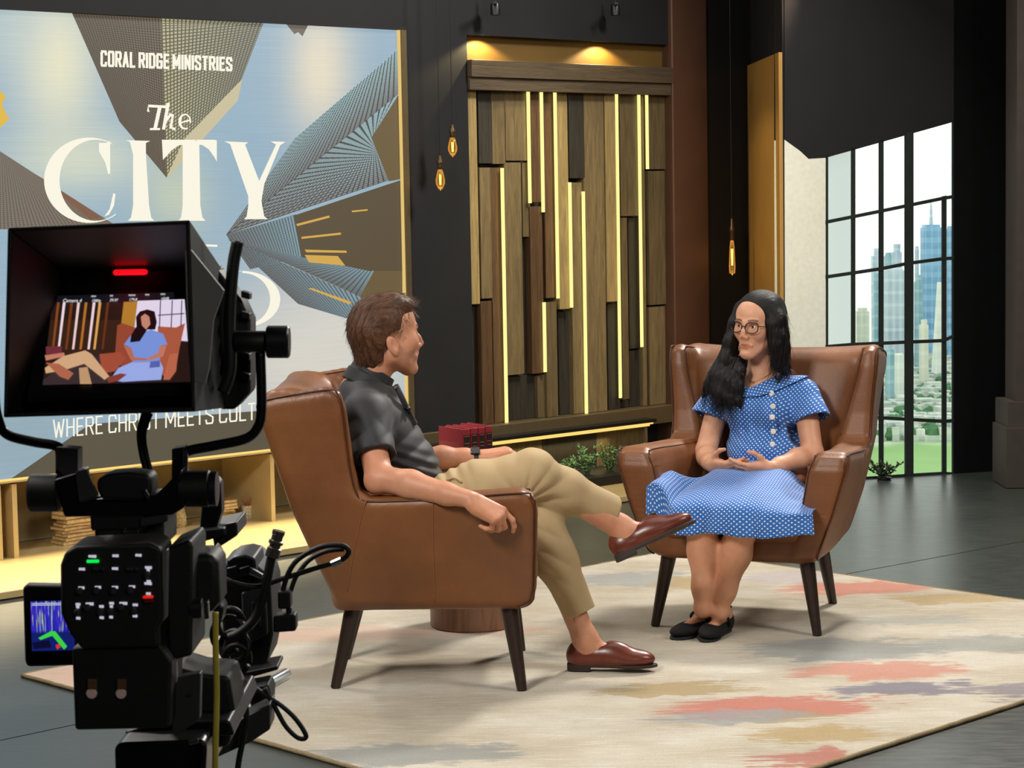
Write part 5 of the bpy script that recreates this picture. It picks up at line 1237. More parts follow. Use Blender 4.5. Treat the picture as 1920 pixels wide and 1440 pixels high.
# ---- necklace
nk = [fd(B, x, y)[0]-ray(x, y)*.0015 for x, y in ((1392, 700), (1398, 708), (1406, 713), (1413, 716), (1424, 712), (1436, 706), (1446, 699))]
M['gold'] = plain('gold_chain', 'c79a55', .3, .9)
ne = wq(MB().tube(spline(nk, 5), .0010, 6).build('necklace', M['gold'], wom, smooth=True))
p = fd(B, 1413, 717)[0]-ray(1413, 717)*.002
MB().lathe([(.0005, -.004), (.004, -.002), (.0045, .002), (.001, .005)], p, 8).build('pendant', M['gold'], ne, smooth=True)
# ---- shoes
M['blackshoe'] = plain('black_suede', '131315', .75, 0, .3, .2, 60, .3, 300); M['blacksole'] = plain('black_rubber', '242426', .55, 0, .4, .15, 90, .4, 160)
for fr in (frA, frB):
    sF = Fr(fr.o, 0); sF.R = fr.R; sF.sc = 1
    q = Field(); ee = lambda c, r, k=.02, op=1: q.ell(fr(*c), r, fr.R, k, op)
    ee((.042, 0, .032), (.044, .031, .044), .02); ee((.10, 0, .026), (.085, .033, .030), .03); ee((.172, 0, .022), (.072, .040, .024), .03)
    q.plane(fr(0, 0, .004), -fr.R[:, 2], .004); q.cap(fr(.055, 0, .075), fr(.155, 0, .048), .030, .022, .006, -1); q.cap(fr(.055, 0, .1), fr(.14, 0, .09), .036, .034, .006, -1)
    lo_ = fr.o-.32; hi_ = fr.o+.32; lo_[2] = -.02; hi_[2] = .30
    o, _ = sdf_obj('ballet_flat', q, lo_, hi_, .0030, M['blackshoe'], wom, 1); wq(o)
    prf = [(0, 0), (.004, .020), (.03, .029), (.09, .027), (.13, .030), (.18, .039), (.215, .034), (.236, .018), (.244, 0)]
    ol = prf+[(x, -y) for x, y in prf[-2:0:-1]]
    MB().prism([fr(x, y, -.004) for x, y in ol][::-1], [fr(x, y, .006) for x, y in ol][::-1]).build('sole', M['blacksole'], o, bevel=.002)
    MB().tube(spline([fr(.085, -.034, .030), fr(.100, -.036, .058), fr(.110, 0, .080), fr(.100, .036, .058), fr(.085, .034, .030)], 6), .0055, 8).build('strap', M['blackshoe'], o, smooth=True)
    MB().tube([fr(.002, 0, .06), fr(-.004, 0, .082)], [.006, .003], 6).build('heel_tab', M['blackshoe'], o, smooth=True)

# ================================================================= STUDIO CAMERA IN THE FOREGROUND
rig = empty('studio_camera', (-.40, 2.75, 0), 0, 'black studio camera on a pedestal with hooded viewfinder and glowing monitor, filling the left foreground', 'camera')
def rk_(o, par=None): return kid(o, rig)
M['rub'] = plain('matte_black_plastic', '0d0d0e', .55, 0, .4, .2, 60, .15, 500); M['blk'] = plain('black_anodised', '101012', .35, .4, .5); M['gun'] = plain('gunmetal', '3a3a3d', .35, .8, .5); M['silver'] = plain('bright_metal', 'b9b9bb', .22, 1., .5)
M['grey'] = plain('dark_grey_plastic', '2a2a2b', .5, 0, .4)
def q3(x, y, Y): return ony(x, y, Y)
def slab(px, Y0, Y1, name, mm, bev=.002, par=None):   # silhouette at depth Y0, pushed straight back to Y1
    f = [q3(x, y, Y0) for x, y in px]; b_ = [p+np.array([0, Y1-Y0, 0]) for p in f]
    A = sum(px[i][0]*px[(i+1) % len(px)][1]-px[(i+1) % len(px)][0]*px[i][1] for i in range(len(px)))
    if A > 0: f, b_ = f[::-1], b_[::-1]
    o = MB().prism(f, b_).build(name, mm, rig, bevel=bev); return rk_(o)
def hz(name, x0, x1, y, Y, r, mm, prof=None):         # horizontal knob along x
    a = q3(x0, y, Y); b_ = q3(x1, y, Y); L_ = np.linalg.norm(b_-a); pr_ = prof or [(r*.9, 0), (r, L_*.06), (r, L_*.94), (r*.9, L_)]
    return rk_(MB().lathe(pr_, (0, 0, 0), 24, align(a, b_)).build(name, mm, rig, auto=True))
def tube(name, pts, r, mm, n=6, seg=8, par=None):
    P_ = [q3(*p) for p in pts]; return rk_(MB().tube(spline(P_, n), r, seg).build(name, mm, rig, smooth=True))
# viewfinder hood: open box, walls 5 mm
Yf, Yb = 2.45, 2.70
Fc = [q3(14, 426, Yf), q3(356, 412, Yf), q3(366, 772, Yf), q3(6, 783, Yf)]
dY = Yb-Yf; xl, xr = Fc[0][0], Fc[1][0]; zt_b = q3(412, 500, Yb)[2]; zb_b = q3(430, 764, Yb)[2]
Bc = [np.array([xl+.008, Yb, zt_b]), np.array([xr+.000, Yb, zt_b]), np.array([xr+.004, Yb, zb_b]), np.array([xl+.004, Yb, zb_b])]
cenf = sum(Fc)/4; ins = lambda p, c, k: p+(c-p)/np.linalg.norm(c-p)*k
cenb = sum(Bc)/4
for i, nm in enumerate(('hood_top', 'hood_side', 'hood_floor', 'hood_side')):
    j = (i+1) % 4; fo_, fj, bo, bj = Fc[i], Fc[j], Bc[i], Bc[j]; fi, fji, bi, bji = [ins(p, c_, .007) for p, c_ in ((fo_, cenf), (fj, cenf), (bo, cenb), (bj, cenb))]
    rk_(MB().hexa([fo_, fj, bj, bo, fi, fji, bji, bi]).build(nm, M['rub'], rig, bevel=.0018))
rk_(MB().prism([p+np.array([0, .0, 0]) for p in Bc][::-1], [p+np.array([0, .035, 0]) for p in Bc][::-1]).build('monitor_back', M['rub'], rig, bevel=.004))
# screen, leaning back inside the hood
sq = [q3(80, 722, 2.50), q3(357, 716, 2.50), q3(346, 547, 2.665), q3(99, 555, 2.665)]
sn_ = np.cross(sq[1]-sq[0], sq[3]-sq[0]); sn_ /= np.linalg.norm(sn_); sn_ = sn_ if sn_[1] < 0 else -sn_
big = [sq[0]+(sq[0]-sq[2])*.10, sq[1]+(sq[1]-sq[3])*.06, sq[2]+(sq[2]-sq[0])*.04, sq[3]+(sq[3]-sq[1])*.06]
bez = rk_(MB().prism([p-sn_*.001 for p in big], [p-sn_*.010 for p in big]).build('screen_bezel', M['rub'], rig))
def on_s(x, y, off=0.): return onpl(x, y, sq[0]+sn_*off, sn_)
mcol = {}
def mpol(px, col, off, k=.9):
    key = (col, k)
    if key not in mcol: mcol[key] = emit('monitor_'+col, col, k)
    v = [on_s(x, y, off) for x, y in px]
    A = sum(px[i][0]*px[(i+1) % len(px)][1]-px[(i+1) % len(px)][0]*px[i][1] for i in range(len(px)))
    return rk_(pydata('screen_image', v if A < 0 else v[::-1], [tuple(range(len(px)))], mcol[key], rig))
mpol([(80, 722), (357, 716), (346, 547), (99, 555)], '2a1a16', .0002)
mpol([(99, 555), (346, 547), (347, 563), (97, 571)], '15141c', .0004)
mpol([(95, 600), (240, 600), (225, 668), (86, 668)], '3a2318', .0004); mpol([(81, 712), (180, 650), (212, 690), (206, 718), (80, 722)], '3b2e30', .0004)
for x, c in ((120, 'f6dde6'), (147, 'f3d3cf'), (176, 'f7d9e0'), (161, 'b9722e'), (187, 'e0a85a'), (134, '7c3d1c'), (109, '8a4a22'), (202, '6a3418')): mpol([(x-2, 567), (x+3, 567), (x-8, 655), (x-12, 655)], c, .0006)
mpol([(232, 566), (262, 565), (250, 618), (226, 618)], 'b7812f', .0005); mpol([(258, 564), (346, 561), (352, 640), (250, 630)], 'e9dcf2', .0006)
for x in (300, 322, 340): mpol([(x, 563), (x+2, 563), (x, 615), (x-2, 615)], '3a3550', .0008)
mpol([(296, 590), (346, 587), (346, 589), (296, 592)], '3a3550', .0008)
mpol([(220, 610), (230, 606), (258, 616), (262, 690), (230, 694), (216, 660)], '9a4a34', .0008); mpol([(296, 612), (330, 614), (347, 606), (337, 650), (330, 690), (312, 712), (296, 690)], 'b05c42', .0008)
mpol([(186, 664), (226, 660), (236, 672), (216, 696), (192, 700)], 'a8503a', .0009); mpol([(318, 664), (334, 662), (330, 696), (318, 712), (306, 712)], 'c06a4e', .0012)
mpol([(206, 712), (222, 690), (250, 678), (300, 677), (306, 690), (302, 712), (262, 714), (230, 716)], '9fb0ee', .0010); mpol([(232, 646), (246, 628), (262, 624), (284, 618), (306, 626), (314, 646), (300, 648), (300, 678), (250, 680), (246, 652)], '7c97e0', .0011)
mpol([(255, 594), (262, 584), (276, 580), (290, 584), (294, 604), (291, 618), (276, 618), (262, 640), (244, 642), (246, 628), (256, 612)], '170f12', .0013); mpol([(264, 594), (272, 588), (280, 594), (282, 608), (274, 618), (266, 610)], 'c98a74', .0015)
mpol([(232, 648), (246, 652), (252, 670), (276, 672), (276, 676), (246, 676)], 'bb7058', .0014); mpol([(300, 648), (312, 648), (306, 668), (280, 676), (276, 672), (296, 662)], 'c57c62', .0014)
mpol([(282, 678), (300, 676), (300, 688), (280, 690)], '5a68b0', .0013)
mpol([(84, 690), (118, 668), (160, 657), (172, 664), (205, 706), (196, 712), (158, 682), (120, 694), (86, 700)], 'd9ad84', .0012); mpol([(148, 690), (164, 688), (172, 720), (150, 720)], 'c49a72', .0011); mpol([(200, 708), (226, 700), (238, 702), (222, 714), (204, 718)], '8a3f30', .0014)
mpol([(86, 650), (116, 649), (116, 662), (86, 664)], '74303a', .0010); mpol([(84, 666), (120, 661), (122, 668), (86, 676)], 'c98068', .0011); mpol([(86, 680), (110, 682), (138, 700), (128, 712), (112, 706)], 'b4694e', .0014)
def label(body, x, y, h_px, Y=None, col='f2f2f2', k=1., surf=None, off=.001):
    cu = bpy.data.curves.new('caption', 'FONT'); cu.body = body; p = surf(x, y, off) if surf else q3(x, y, Y); p2 = surf(x+10, y, off) if surf else q3(x+10, y, Y); cu.size = h_px*np.linalg.norm(p2-p)/10*1.35
    key = 'caption_'+col
    mm = bpy.data.materials.get(key) or emit(key, col, k); cu.materials.append(mm)
    to_ = bpy.data.objects.new('caption', cu); COL.objects.link(to_); me = bpy.data.meshes.new_from_object(to_); bpy.data.objects.remove(to_); bpy.data.curves.remove(cu)
    o = bpy.data.objects.new('caption', me); COL.objects.link(o); o.parent = rig
    ex = unit(p2-p); nn = unit(sn_ if surf else np.array([0, -1, 0])); ey = np.cross(nn, ex); ky = (np.linalg.norm(surf(x, y-10, off)-p)/np.linalg.norm(p2-p)) if surf else 1.; ey = ey*ky; mt = Matrix([[ex[0], ey[0], nn[0], p[0]], [ex[1], ey[1], nn[1], p[1]], [ex[2], ey[2], nn[2], p[2]], [0, 0, 0, 1]])
    o.matrix_local = Matrix.Translation(-rig.location) @ mt; return o
for tx, x, y, h_ in (('Camera 4', 117, 566.5, 6.6), ('1080p', 171, 566, 5.2), ('29.97', 205, 565, 5.2), ('179.8', 241, 564, 5.2), ('+0dB', 301, 562, 5.2)): label(tx, x, y, h_, surf=on_s, off=.0018)
for x, y, w in ((171, 556, 9), (206, 555, 6), (241, 554, 13), (272, 553, 8), (301, 552, 9)): mpol([(x, y-2), (x+w, y-2), (x+w, y+1), (x, y+1)], 'cfcfd6', .0018, .6)
a = q3(213, 516, 2.66); b_ = q3(276, 505, 2.66)
rk_(MB().box((a[0], 2.655, a[2]), (b_[0], 2.665, b_[2]), None).build('tally_light', emit('tally_red', (1, .02, .06), 3.0), rig, bevel=.003))
# monitor body right of the hood: rails, vents and the big side loop handle
slab([(405, 500), (452, 560), (470, 600), (470, 735), (440, 768), (412, 768)], 2.68, 2.74, 'monitor_side', M['rub'], .004)
tube('side_handle', [(446, 452, 2.60), (437, 500, 2.60), (430, 600, 2.60), (432, 690, 2.60), (418, 735, 2.60)], .0075, M['rub'])
for k_ in range(5): slab([(452, 545+k_*38), (468, 550+k_*38), (468, 562+k_*38), (452, 558+k_*38)], 2.665, 2.69, 'cooling_fin', M['gun'], .001)
slab([(346, 470), (356, 466), (420, 545), (400, 600), (392, 690), (384, 722), (362, 716), (350, 600)], 2.452, 2.46, 'hood_flap', plain('flap_grey', '6a6a66', .6), .001)
# yoke
hz('pan_knob', 440, 500, 640, 2.60, .013, M['rub']); hz('pan_knob', 500, 543, 641, 2.60, .0200, M['gun']); 
tube('yoke_arm', [(488, 660, 2.60), (490, 720, 2.60), (490, 770, 2.60), (484, 800, 2.60), (462, 822, 2.60), (400, 836, 2.60), (352, 846, 2.60), (341, 862, 2.60), (341, 905, 2.60)], .0062, M['blk'])
tube('yoke_arm', [(-12, 600, 2.60), (-10, 740, 2.60), (-2, 790, 2.60), (14, 815, 2.60), (60, 828, 2.60), (104, 836, 2.60), (113, 850, 2.60), (113, 905, 2.60)], .0062, M['blk'])
slab([(322, 842), (345, 838), (345, 908), (322, 908)], 2.585, 2.615, 'yoke_bracket', M['blk'], .001); slab([(106, 838), (146, 842), (146, 890), (118, 892), (106, 880)], 2.585, 2.615, 'yoke_bracket', M['grey'], .001)
slab([(342, 846), (352, 845), (352, 890), (342, 890)], 2.580, 2.584, 'highlight_plate', M['silver'], 0)
hz('tilt_knob', 56, 112, 924, 2.58, .0232, M['rub']); hz('tilt_knob', 336, 395, 916, 2.58, .0225, M['rub']); hz('tilt_knob_cap', 395, 408, 916, 2.58, .0215, M['gun'])
slab([(100, 900), (150, 884), (152, 938), (292, 928), (340, 880), (346, 952), (322, 966), (120, 970)], 2.56, 2.62, 'cross_bracket', M['blk'], .003)
slab([(141, 884), (162, 880), (184, 930), (148, 940)], 2.555, 2.562, 'clamp_plate', M['grey'], .001); slab([(148, 938), (188, 930), (189, 934), (149, 943)], 2.553, 2.558, 'plate_edge', M['silver'], 0)
slab([(181, 898), (204, 889), (240, 886), (278, 890), (284, 900), (283, 930), (262, 940), (190, 938), (181, 918)], 2.548, 2.60, 'locking_knob', M['rub'], .005)
slab([(266, 918), (274, 917), (281, 930), (278, 936), (272, 930)], 2.543, 2.548, 'latch', M['silver'], .001)
slab([(168, 958), (272, 955), (270, 992), (170, 996)], 2.565, 2.62, 'collar', M['rub'], .003); slab([(178, 992), (262, 990), (266, 1030), (176, 1030)], 2.57, 2.63, 'column', M['rub'], .004); slab([(231, 990), (238, 989), (236, 998), (230, 998)], 2.563, 2.568, 'screw', M['silver'], .001)
slab([(262, 972), (314, 964), (314, 978), (262, 988)], 2.56, 2.66, 'accessory_shoe', M['grey'], .002); slab([(274, 986), (308, 980), (308, 1026), (274, 1026)], 2.60, 2.70, 'accessory_block', M['grey'], .002)
# signal cable under the viewfinder
tube('viewfinder_cable', [(272, 772, 2.66), (262, 810, 2.66), (266, 850, 2.66), (276, 888, 2.66)], .0040, M['rub']); tube('viewfinder_cable', [(282, 776, 2.66), (270, 812, 2.665), (274, 850, 2.66), (284, 888, 2.66)], .0034, M['rub'])
# rear control panel
pan = slab([(122, 1034), (142, 1024), (280, 1018), (302, 1028), (306, 1158), (296, 1180), (300, 1215), (152, 1218), (130, 1190), (113, 1150), (112, 1060)], 2.42, 2.50, 'control_panel', M['rub'], .005)
slab([(134, 1214), (300, 1206), (322, 1240), (318, 1366), (140, 1370)], 2.43, 2.52, 'lower_housing', M['rub'], .004)
slab([(302, 1034), (314, 1030), (312, 1160), (303, 1168)], 2.425, 2.44, 'panel_edge', plain('edge_grey', '5b5954', .4), .002)
slab([(310, 1030), (356, 1012), (362, 1026), (360, 1230), (316, 1240), (312, 1150)], 2.46, 2.57, 'housing_side', M['rub'], .004)
slab([(330, 1060), (345, 1040), (400, 1038), (410, 1056), (412, 1130), (400, 1150), (340, 1160), (326, 1130)], 2.50, 2.575, 'battery_bulge', M['rub'], .01)
slab([(322, 1272), (376, 1262), (374, 1350), (332, 1378), (322, 1372)], 2.47, 2.49, 'access_door', M['grey'], .002); slab([(352, 1301), (361, 1299), (361, 1303), (352, 1305)], 2.465, 2.469, 'door_mark', M['silver'], 0)
slab([(322, 1234), (330, 1232), (332, 1280), (324, 1282)], 2.465, 2.475, 'edge_strip', plain('edge_grey2', '77736c', .4), .001)
wh = emit('panel_print', 'd9d4e6', .75)  # printed marks given their own glow, though they are no lamps
def lab_bar(x, y, w, h_=4.5):                    # tiny illegible print: a few broken bars
    mb = MB(); n_ = max(2, int(w/4.2))
    for k in range(n_):
        xa = x+w*k/n_; a_ = q3(xa, y+h_/2+(k % 3)*.4, 2.4185); c_ = q3(xa+w/n_*.86, y-h_/2, 2.4185); mb.box((a_[0], 2.4180, a_[2]), (c_[0], 2.4190, c_[2]))
    return rk_(mb.build('panel_print', wh, rig))
for x, y, w in ((166, 1043, 15), (211, 1042, 12), (254, 1041, 12), (148, 1067, 12), (210, 1066, 12), (272, 1064, 13), (275, 1069, 6), (275, 1090, 8), (271, 1094, 14), (147, 1102, 12), (178, 1101, 12), (210, 1101, 12), (242, 1100, 12),
                (142, 1133, 9), (161, 1132, 15), (186, 1137, 9), (143, 1138, 6), (205, 1131, 9), (224, 1131, 15), (206, 1137, 6), (249, 1134, 10), (143, 1159, 8), (187, 1158, 8), (205, 1157, 7), (249, 1155, 9), (274, 1113, 9)): lab_bar(x, y, w)
for x in (178, 184, 194, 241, 248, 257):
    a_ = q3(x, 1066, 2.416); rk_(MB().lathe([(.0012, 0), (.0026, .002), (.0020, .008)], (0, 0, 0), 8, align(a_+np.array([0, .004, -.002]), a_+np.array([0, -.01, .002]))).build('toggle', M['silver'], rig, auto=True))
for x, y in ((150, 1108), (181, 1107), (213, 1107), (245, 1106), (164, 1139), (189, 1147), (227, 1138), (252, 1146), (146, 1148), (208, 1147), (276, 1077)):
    a_ = q3(x, y, 2.418); rk_(MB().lathe([(.0042, -.002), (.0042, .003), (.0034, .0045), (.001, .005)], (0, 0, 0), 12, align(a_, a_-np.array([0, .01, 0]))).build('push_button', M['grey'], rig, auto=True))
a_ = q3(162, 1056, 2.416); c_ = q3(185, 1050, 2.416); rk_(MB().box((a_[0], 2.416, a_[2]), (c_[0], 2.42, c_[2])).build('power_light', emit('power_green', (.0, .9, .30), 1.1), rig, bevel=.001))
a_ = q3(268, 1122, 2.416); c_ = q3(287, 1117, 2.416); rk_(MB().box((a_[0], 2.414, a_[2]), (c_[0], 2.42, c_[2])).build('call_button', emit('call_red', (.9, .12, .05), .9), rig, bevel=.001)); slab([(269, 1122), (287, 1121), (287, 1130), (270, 1131)], 2.414, 2.42, 'call_button_body', plain('dark_red', '6a1410', .4), .001)
for x in (172, 227):
    a_ = q3(x, 1300, 2.428); rk_(MB().lathe([(.0062, -.004), (.0062, .002), (.005, .003)], (0, 0, 0), 16, align(a_, a_-np.array([0, .01, 0]))).build('jack_cap', plain('pinkish_rubber', 'dcb8b0', .6), rig, auto=True))
    slab([(x-8, 1274), (x+9, 1274), (x+9, 1293), (x-8, 1293)], 2.424, 2.43, 'level_wheel', plain('bronze_wheel', '6a4a30', .4, .3), .001)
# fold-out side monitor with a false-colour picture
slab([(42, 1101), (50, 1096), (150, 1098), (152, 1248), (50, 1251), (46, 1240)], 2.70, 2.72, 'side_monitor', M['rub'], .004)
fc_ = NT('false_colour_picture'); sp_ = fc_.n('SeparateXYZ'); fc_.set(sp_.inputs[0], fc_.attr('uvv').outputs['Vector'])
wv = fc_.noise(fc_.map(fc_.attr('uvv').outputs['Vector'], (26, 1.2, 1)), 1., 3).outputs[0]; cl = fc_.ramp(wv, [(.36, srgb('1a1a90')), (.48, srgb('2f2fd0')), (.55, srgb('4b1fb0')), (.60, srgb('bfe08a')), (.66, srgb('2020a8'))])
cl = fc_.mix(fc_.step(sp_.outputs[1], .42, .36), cl, srgb('14206e')); fc_.fin((0, 0, 0, 1), .4); fc_.set(fc_.b.inputs['Emission Color'], cl); fc_.b.inputs['Emission Strength'].default_value = .9
def m2(px, mm, off, uv=None):
    A = sum(px[i][0]*px[(i+1) % len(px)][1]-px[(i+1) % len(px)][0]*px[i][1] for i in range(len(px)))
    o = rk_(pydata('monitor_image', [q3(x, y, 2.699-off) for x, y in (px if A < 0 else px[::-1])], [tuple(range(len(px)))], mm, rig))
    if uv: vvec(o, 'uvv', uv if A < 0 else uv[::-1])
m2([(57, 1128), (140, 1126), (140, 1219), (60, 1221)], fc_.m, .0, [(0, 1, 0), (1, 1, 0), (1, 0, 0), (0, 0, 0)])
gr_ = emit('peaking_green', '3fd84a', .9); m2([(72, 1196), (96, 1183), (104, 1184), (126, 1212), (120, 1218), (98, 1192), (76, 1200)], gr_, .0004); m2([(104, 1210), (110, 1207), (114, 1213), (107, 1218)], emit('peaking_red', 'e03a2a', .9), .0006); m2([(60, 1205), (92, 1200), (96, 1214), (64, 1217)], emit('peaking_navy', '10103a', .7), .0004)
for y in (1131, 1134): m2([(60, y), (118, y-1), (118, y+.6), (60, y+1.6)], emit('peaking_white%d' % y, 'dfe6f0', .7), .0007)
# camera body and lens support farther forward
slab([(412, 1060), (440, 1050), (470, 1048), (500, 1075), (508, 1100), (512, 1190), (500, 1250), (420, 1262)], 2.92, 3.05, 'camera_body', M['rub'], .006)
slab([(424, 1052), (436, 1044), (460, 1040), (478, 1046), (482, 1075), (430, 1088)], 2.90, 3.0, 'top_plate', M['gun'], .004)
for x in (424, 448): slab([(x, 1066), (x+20, 1060), (x+21, 1072), (x+1, 1079)], 2.893, 2.902, 'mount_lug', M['gun'], .002)
slab([(470, 1064), (494, 1078), (490, 1086), (466, 1076)], 2.893, 2.90, 'body_edge', M['silver'], .001)
slab([(452, 1112), (498, 1096), (502, 1190), (456, 1214)], 2.91, 2.925, 'side_panel', plain('panel_grey', '444447', .4, .3), .003); slab([(470, 1130), (488, 1124), (489, 1176), (472, 1184)], 2.903, 2.912, 'recess_panel', M['grey'], .002)
slab([(396, 990), (444, 978), (446, 1004), (402, 1032)], 2.80, 2.90, 'top_handle', M['gun'], .003); slab([(380, 930), (404, 895), (414, 906), (416, 960), (400, 1010), (372, 1012)], 2.80, 2.83, 'handle_post', M['blk'], .003); slab([(362, 996), (420, 990), (424, 1004), (366, 1020)], 2.78, 2.84, 'handle_base', M['gun'], .002)
rk_(MB().lathe([(.0088, 0), (.0092, .004), (.0092, .19), (.0080, .195)], (0, 0, 0), 18, align(q3(536, 1264, 3.1), q3(440, 1318, 2.86))).build('support_rod', M['silver'], rig, auto=True))
slab([(450, 1262), (520, 1248), (522, 1256), (452, 1276)], 2.88, 2.95, 'rod_clamp', M['gun'], .002); slab([(462, 1290), (502, 1282), (508, 1300), (506, 1340), (474, 1344)], 2.86, 2.92, 'rod_bracket', M['rub'], .004)
slab([(390, 1380), (506, 1320), (506, 1368), (470, 1392), (386, 1430)], 2.80, 2.86, 'dovetail_plate', M['grey'], .002)
slab([(318, 1050), (330, 1250), (370, 1262), (430, 1268), (440, 1330), (430, 1400), (300, 1420), (300, 1200)], 2.60, 2.70, 'base_housing', M['rub'], .006)
slab([(400, 1024), (412, 1040), (412, 1130), (420, 1140), (414, 1170), (400, 1160), (398, 1050)], 2.60, 2.64, 'latch_arm', M['gun'], .003)
hz('lens_clamp', 356, 380, 1140, 2.47, .012, M['gun']); slab([(382, 1130), (390, 1128), (392, 1160), (384, 1162)], 2.46, 2.47, 'clamp_highlight', M['silver'], .001)
# head and pedestal
slab([(232, 1372), (300, 1352), (430, 1350), (440, 1380), (240, 1392)], 2.55, 2.80, 'head_plate', M['blk'], .004); slab([(214, 1402), (226, 1392), (380, 1386), (388, 1398), (384, 1470), (216, 1480)], 2.50, 2.80, 'fluid_head', M['blk'], .006); slab([(352, 1390), (372, 1386), (372, 1394), (354, 1398)], 2.495, 2.50, 'head_lever', M['silver'], .001)
pc_ = np.array([q3(300, 1440, 2.65)[0], 2.65]); zc_ = q3(300, 1470, 2.65)[2]
rk_(MB().lathe([(.09, zc_-.06), (.09, zc_), (.05, zc_+.01)], (pc_[0], pc_[1], 0), 24).build('bowl', M['blk'], rig, auto=True)); rk_(MB().lathe([(.055, .30), (.055, zc_-.05)], (pc_[0], pc_[1], 0), 20).build('pedestal_column', M['blk'], rig, auto=True))
for k in range(3):
    a = 2*math.pi*k/3+.5; e_ = (pc_[0]+.34*math.cos(a), pc_[1]+.34*math.sin(a), .035); rk_(MB().tube([(pc_[0], pc_[1], .34), e_], [.026, .020], 10).build('leg', M['blk'], rig, smooth=True)); rk_(MB().lathe([(.02, 0), (.03, .006), (.03, .03), (.015, .04)], (e_[0], e_[1], 0), 16).build('foot', M['rub'], rig, auto=True))
# cables and connectors on the right
tube('coiled_cable', [(408, 1072, 2.82), (430, 1090, 2.80), (480, 1100, 2.80), (530, 1085, 2.80), (590, 1066, 2.80), (640, 1050, 2.80), (654, 1034, 2.80), (640, 1023, 2.80), (600, 1026, 2.80), (560, 1048, 2.80), (540, 1076, 2.80), (530, 1110, 2.80)], .0036, M['rub'])
tube('coiled_cable', [(545, 1108, 2.81), (556, 1080, 2.81), (580, 1050, 2.81), (612, 1034, 2.81), (645, 1030, 2.81)], .0032, M['rub']); rk_(MB().tube([q3(622, 1058, 2.795), q3(640, 1050, 2.795)], .0046, 10).build('cable_ferrule', M['silver'], rig, auto=True))
slab([(520, 1110), (544, 1108), (545, 1142), (521, 1143)], 2.79, 2.82, 'plug', M['rub'], .003); slab([(512, 1155), (554, 1152), (555, 1184), (512, 1187)], 2.79, 2.82, 'plug', M['rub'], .003); slab([(536, 1140), (546, 1140), (546, 1156), (536, 1156)], 2.80, 2.815, 'plug_neck', M['rub'], .001)
tube('video_cable', [(428, 1196, 2.78), (450, 1186, 2.78), (478, 1160, 2.78), (494, 1120, 2.78), (502, 1080, 2.78), (510, 1040, 2.78)], .0062, M['rub'])
rk_(MB().lathe([(.0095, 0), (.0095, .012), (.0075, .013), (.0075, .017), (.0098, .018), (.0098, .022), (.0076, .023), (.0076, .030), (.0085, .031), (.0085, .036), (.0065, .036)], (0, 0, 0), 18, align(q3(510, 1044, 2.78), q3(522, 1000, 2.78))).build('connector', plain('nickel', '8a817a', .3, .9), rig, auto=True))
for cx, cy, r_, ph in ((432, 1168, 24, 0), (428, 1190, 30, 1), (440, 1212, 26, 2), (444, 1236, 24, .5)):
    tube('cable_loop', [(cx+r_*math.cos(a+ph), cy+r_*1.1*math.sin(a+ph), 2.80+.01*math.sin(a)) for a in np.linspace(0, 6.0, 11)], .0042, M['rub'], 4)
tube('strap_loop', [(470, 1285, 2.83), (500, 1305, 2.83), (530, 1325, 2.83), (556, 1350, 2.83), (574, 1380, 2.83), (560, 1384, 2.83), (536, 1362, 2.83), (515, 1325, 2.83), (496, 1290, 2.83)], .0034, M['rub'])
slab([(424, 1240), (440, 1250), (470, 1308), (466, 1330), (446, 1322), (424, 1290)], 2.76, 2.79, 'cable_boot', M['rub'], .006); tube('power_cable', [(460, 1318, 2.77), (462, 1350, 2.77), (455, 1390, 2.77), (446, 1440, 2.77), (440, 1520, 2.77)], .0040, M['rub'])
o = MB().tube(spline([q3(404, 1148, 2.44), q3(404, 1200, 2.44), q3(406, 1300, 2.44), q3(404, 1400, 2.44), q3(404, 1500, 2.46), q3(408, 1700, 2.50), q3(420, 2100, 2.55)]+[np.array([q3(420, 2100, 2.55)[0], 2.55, .004]), np.array([-.6, 2.3, .004]), np.array([-1.2, 2.2, .004])], 8), .0036, 8).build('cable', plain('yellow_cable', 'b8a63a', .5), smooth=True)
tag(o, 'thin yellow cable hanging down in front of the studio camera', 'cable')

# ================================================================= SMALL THINGS ON SHELF AND STEP
def leafy(name, base, n, hgt, spread, leaf, mm, label, seed, grp=None, droop=.2):
    rr = random.Random(seed); r = empty(name, base, 0, label, 'plant', grp); sm = MB(); lf = MB()
    for i in range(n):
        a = rr.uniform(0, 6.28); tip = np.array([math.cos(a)*spread*rr.uniform(.2, 1), math.sin(a)*spread*rr.uniform(.2, 1)*.6, hgt*rr.uniform(.55, 1)]); b0 = np.array([tip[0]*.2, tip[1]*.2, 0])
        P_ = spline([b0, b0*.4+tip*.6+np.array([0, 0, hgt*.08]), tip], 4); sm.tube(P_, .0016, 4)
        for k in range(11):
            t = .2+.8*k/10; p = P_[min(len(P_)-1, int(t*(len(P_)-1)))]; d = unit([rr.uniform(-1, 1), rr.uniform(-1, 1), rr.uniform(-.2, .9)]); w = unit(np.cross(d, [rr.uniform(-1, 1), rr.uniform(-1, 1), 1])); L_ = leaf*rr.uniform(.6, 1.2)
            m_ = np.cross(w, d)*L_*.12
            lf.add([p, p+d*L_*.5+w*L_*.24-m_, p+d*L_, p+d*L_*.5-w*L_*.24-m_, p+d*L_*.5+m_*.5], [(0, 1, 4), (1, 2, 4), (2, 3, 4), (3, 0, 4)])
    sm.build('stem', M['stem'], r); lf.build('foliage', mm, r, kind='stuff'); return r
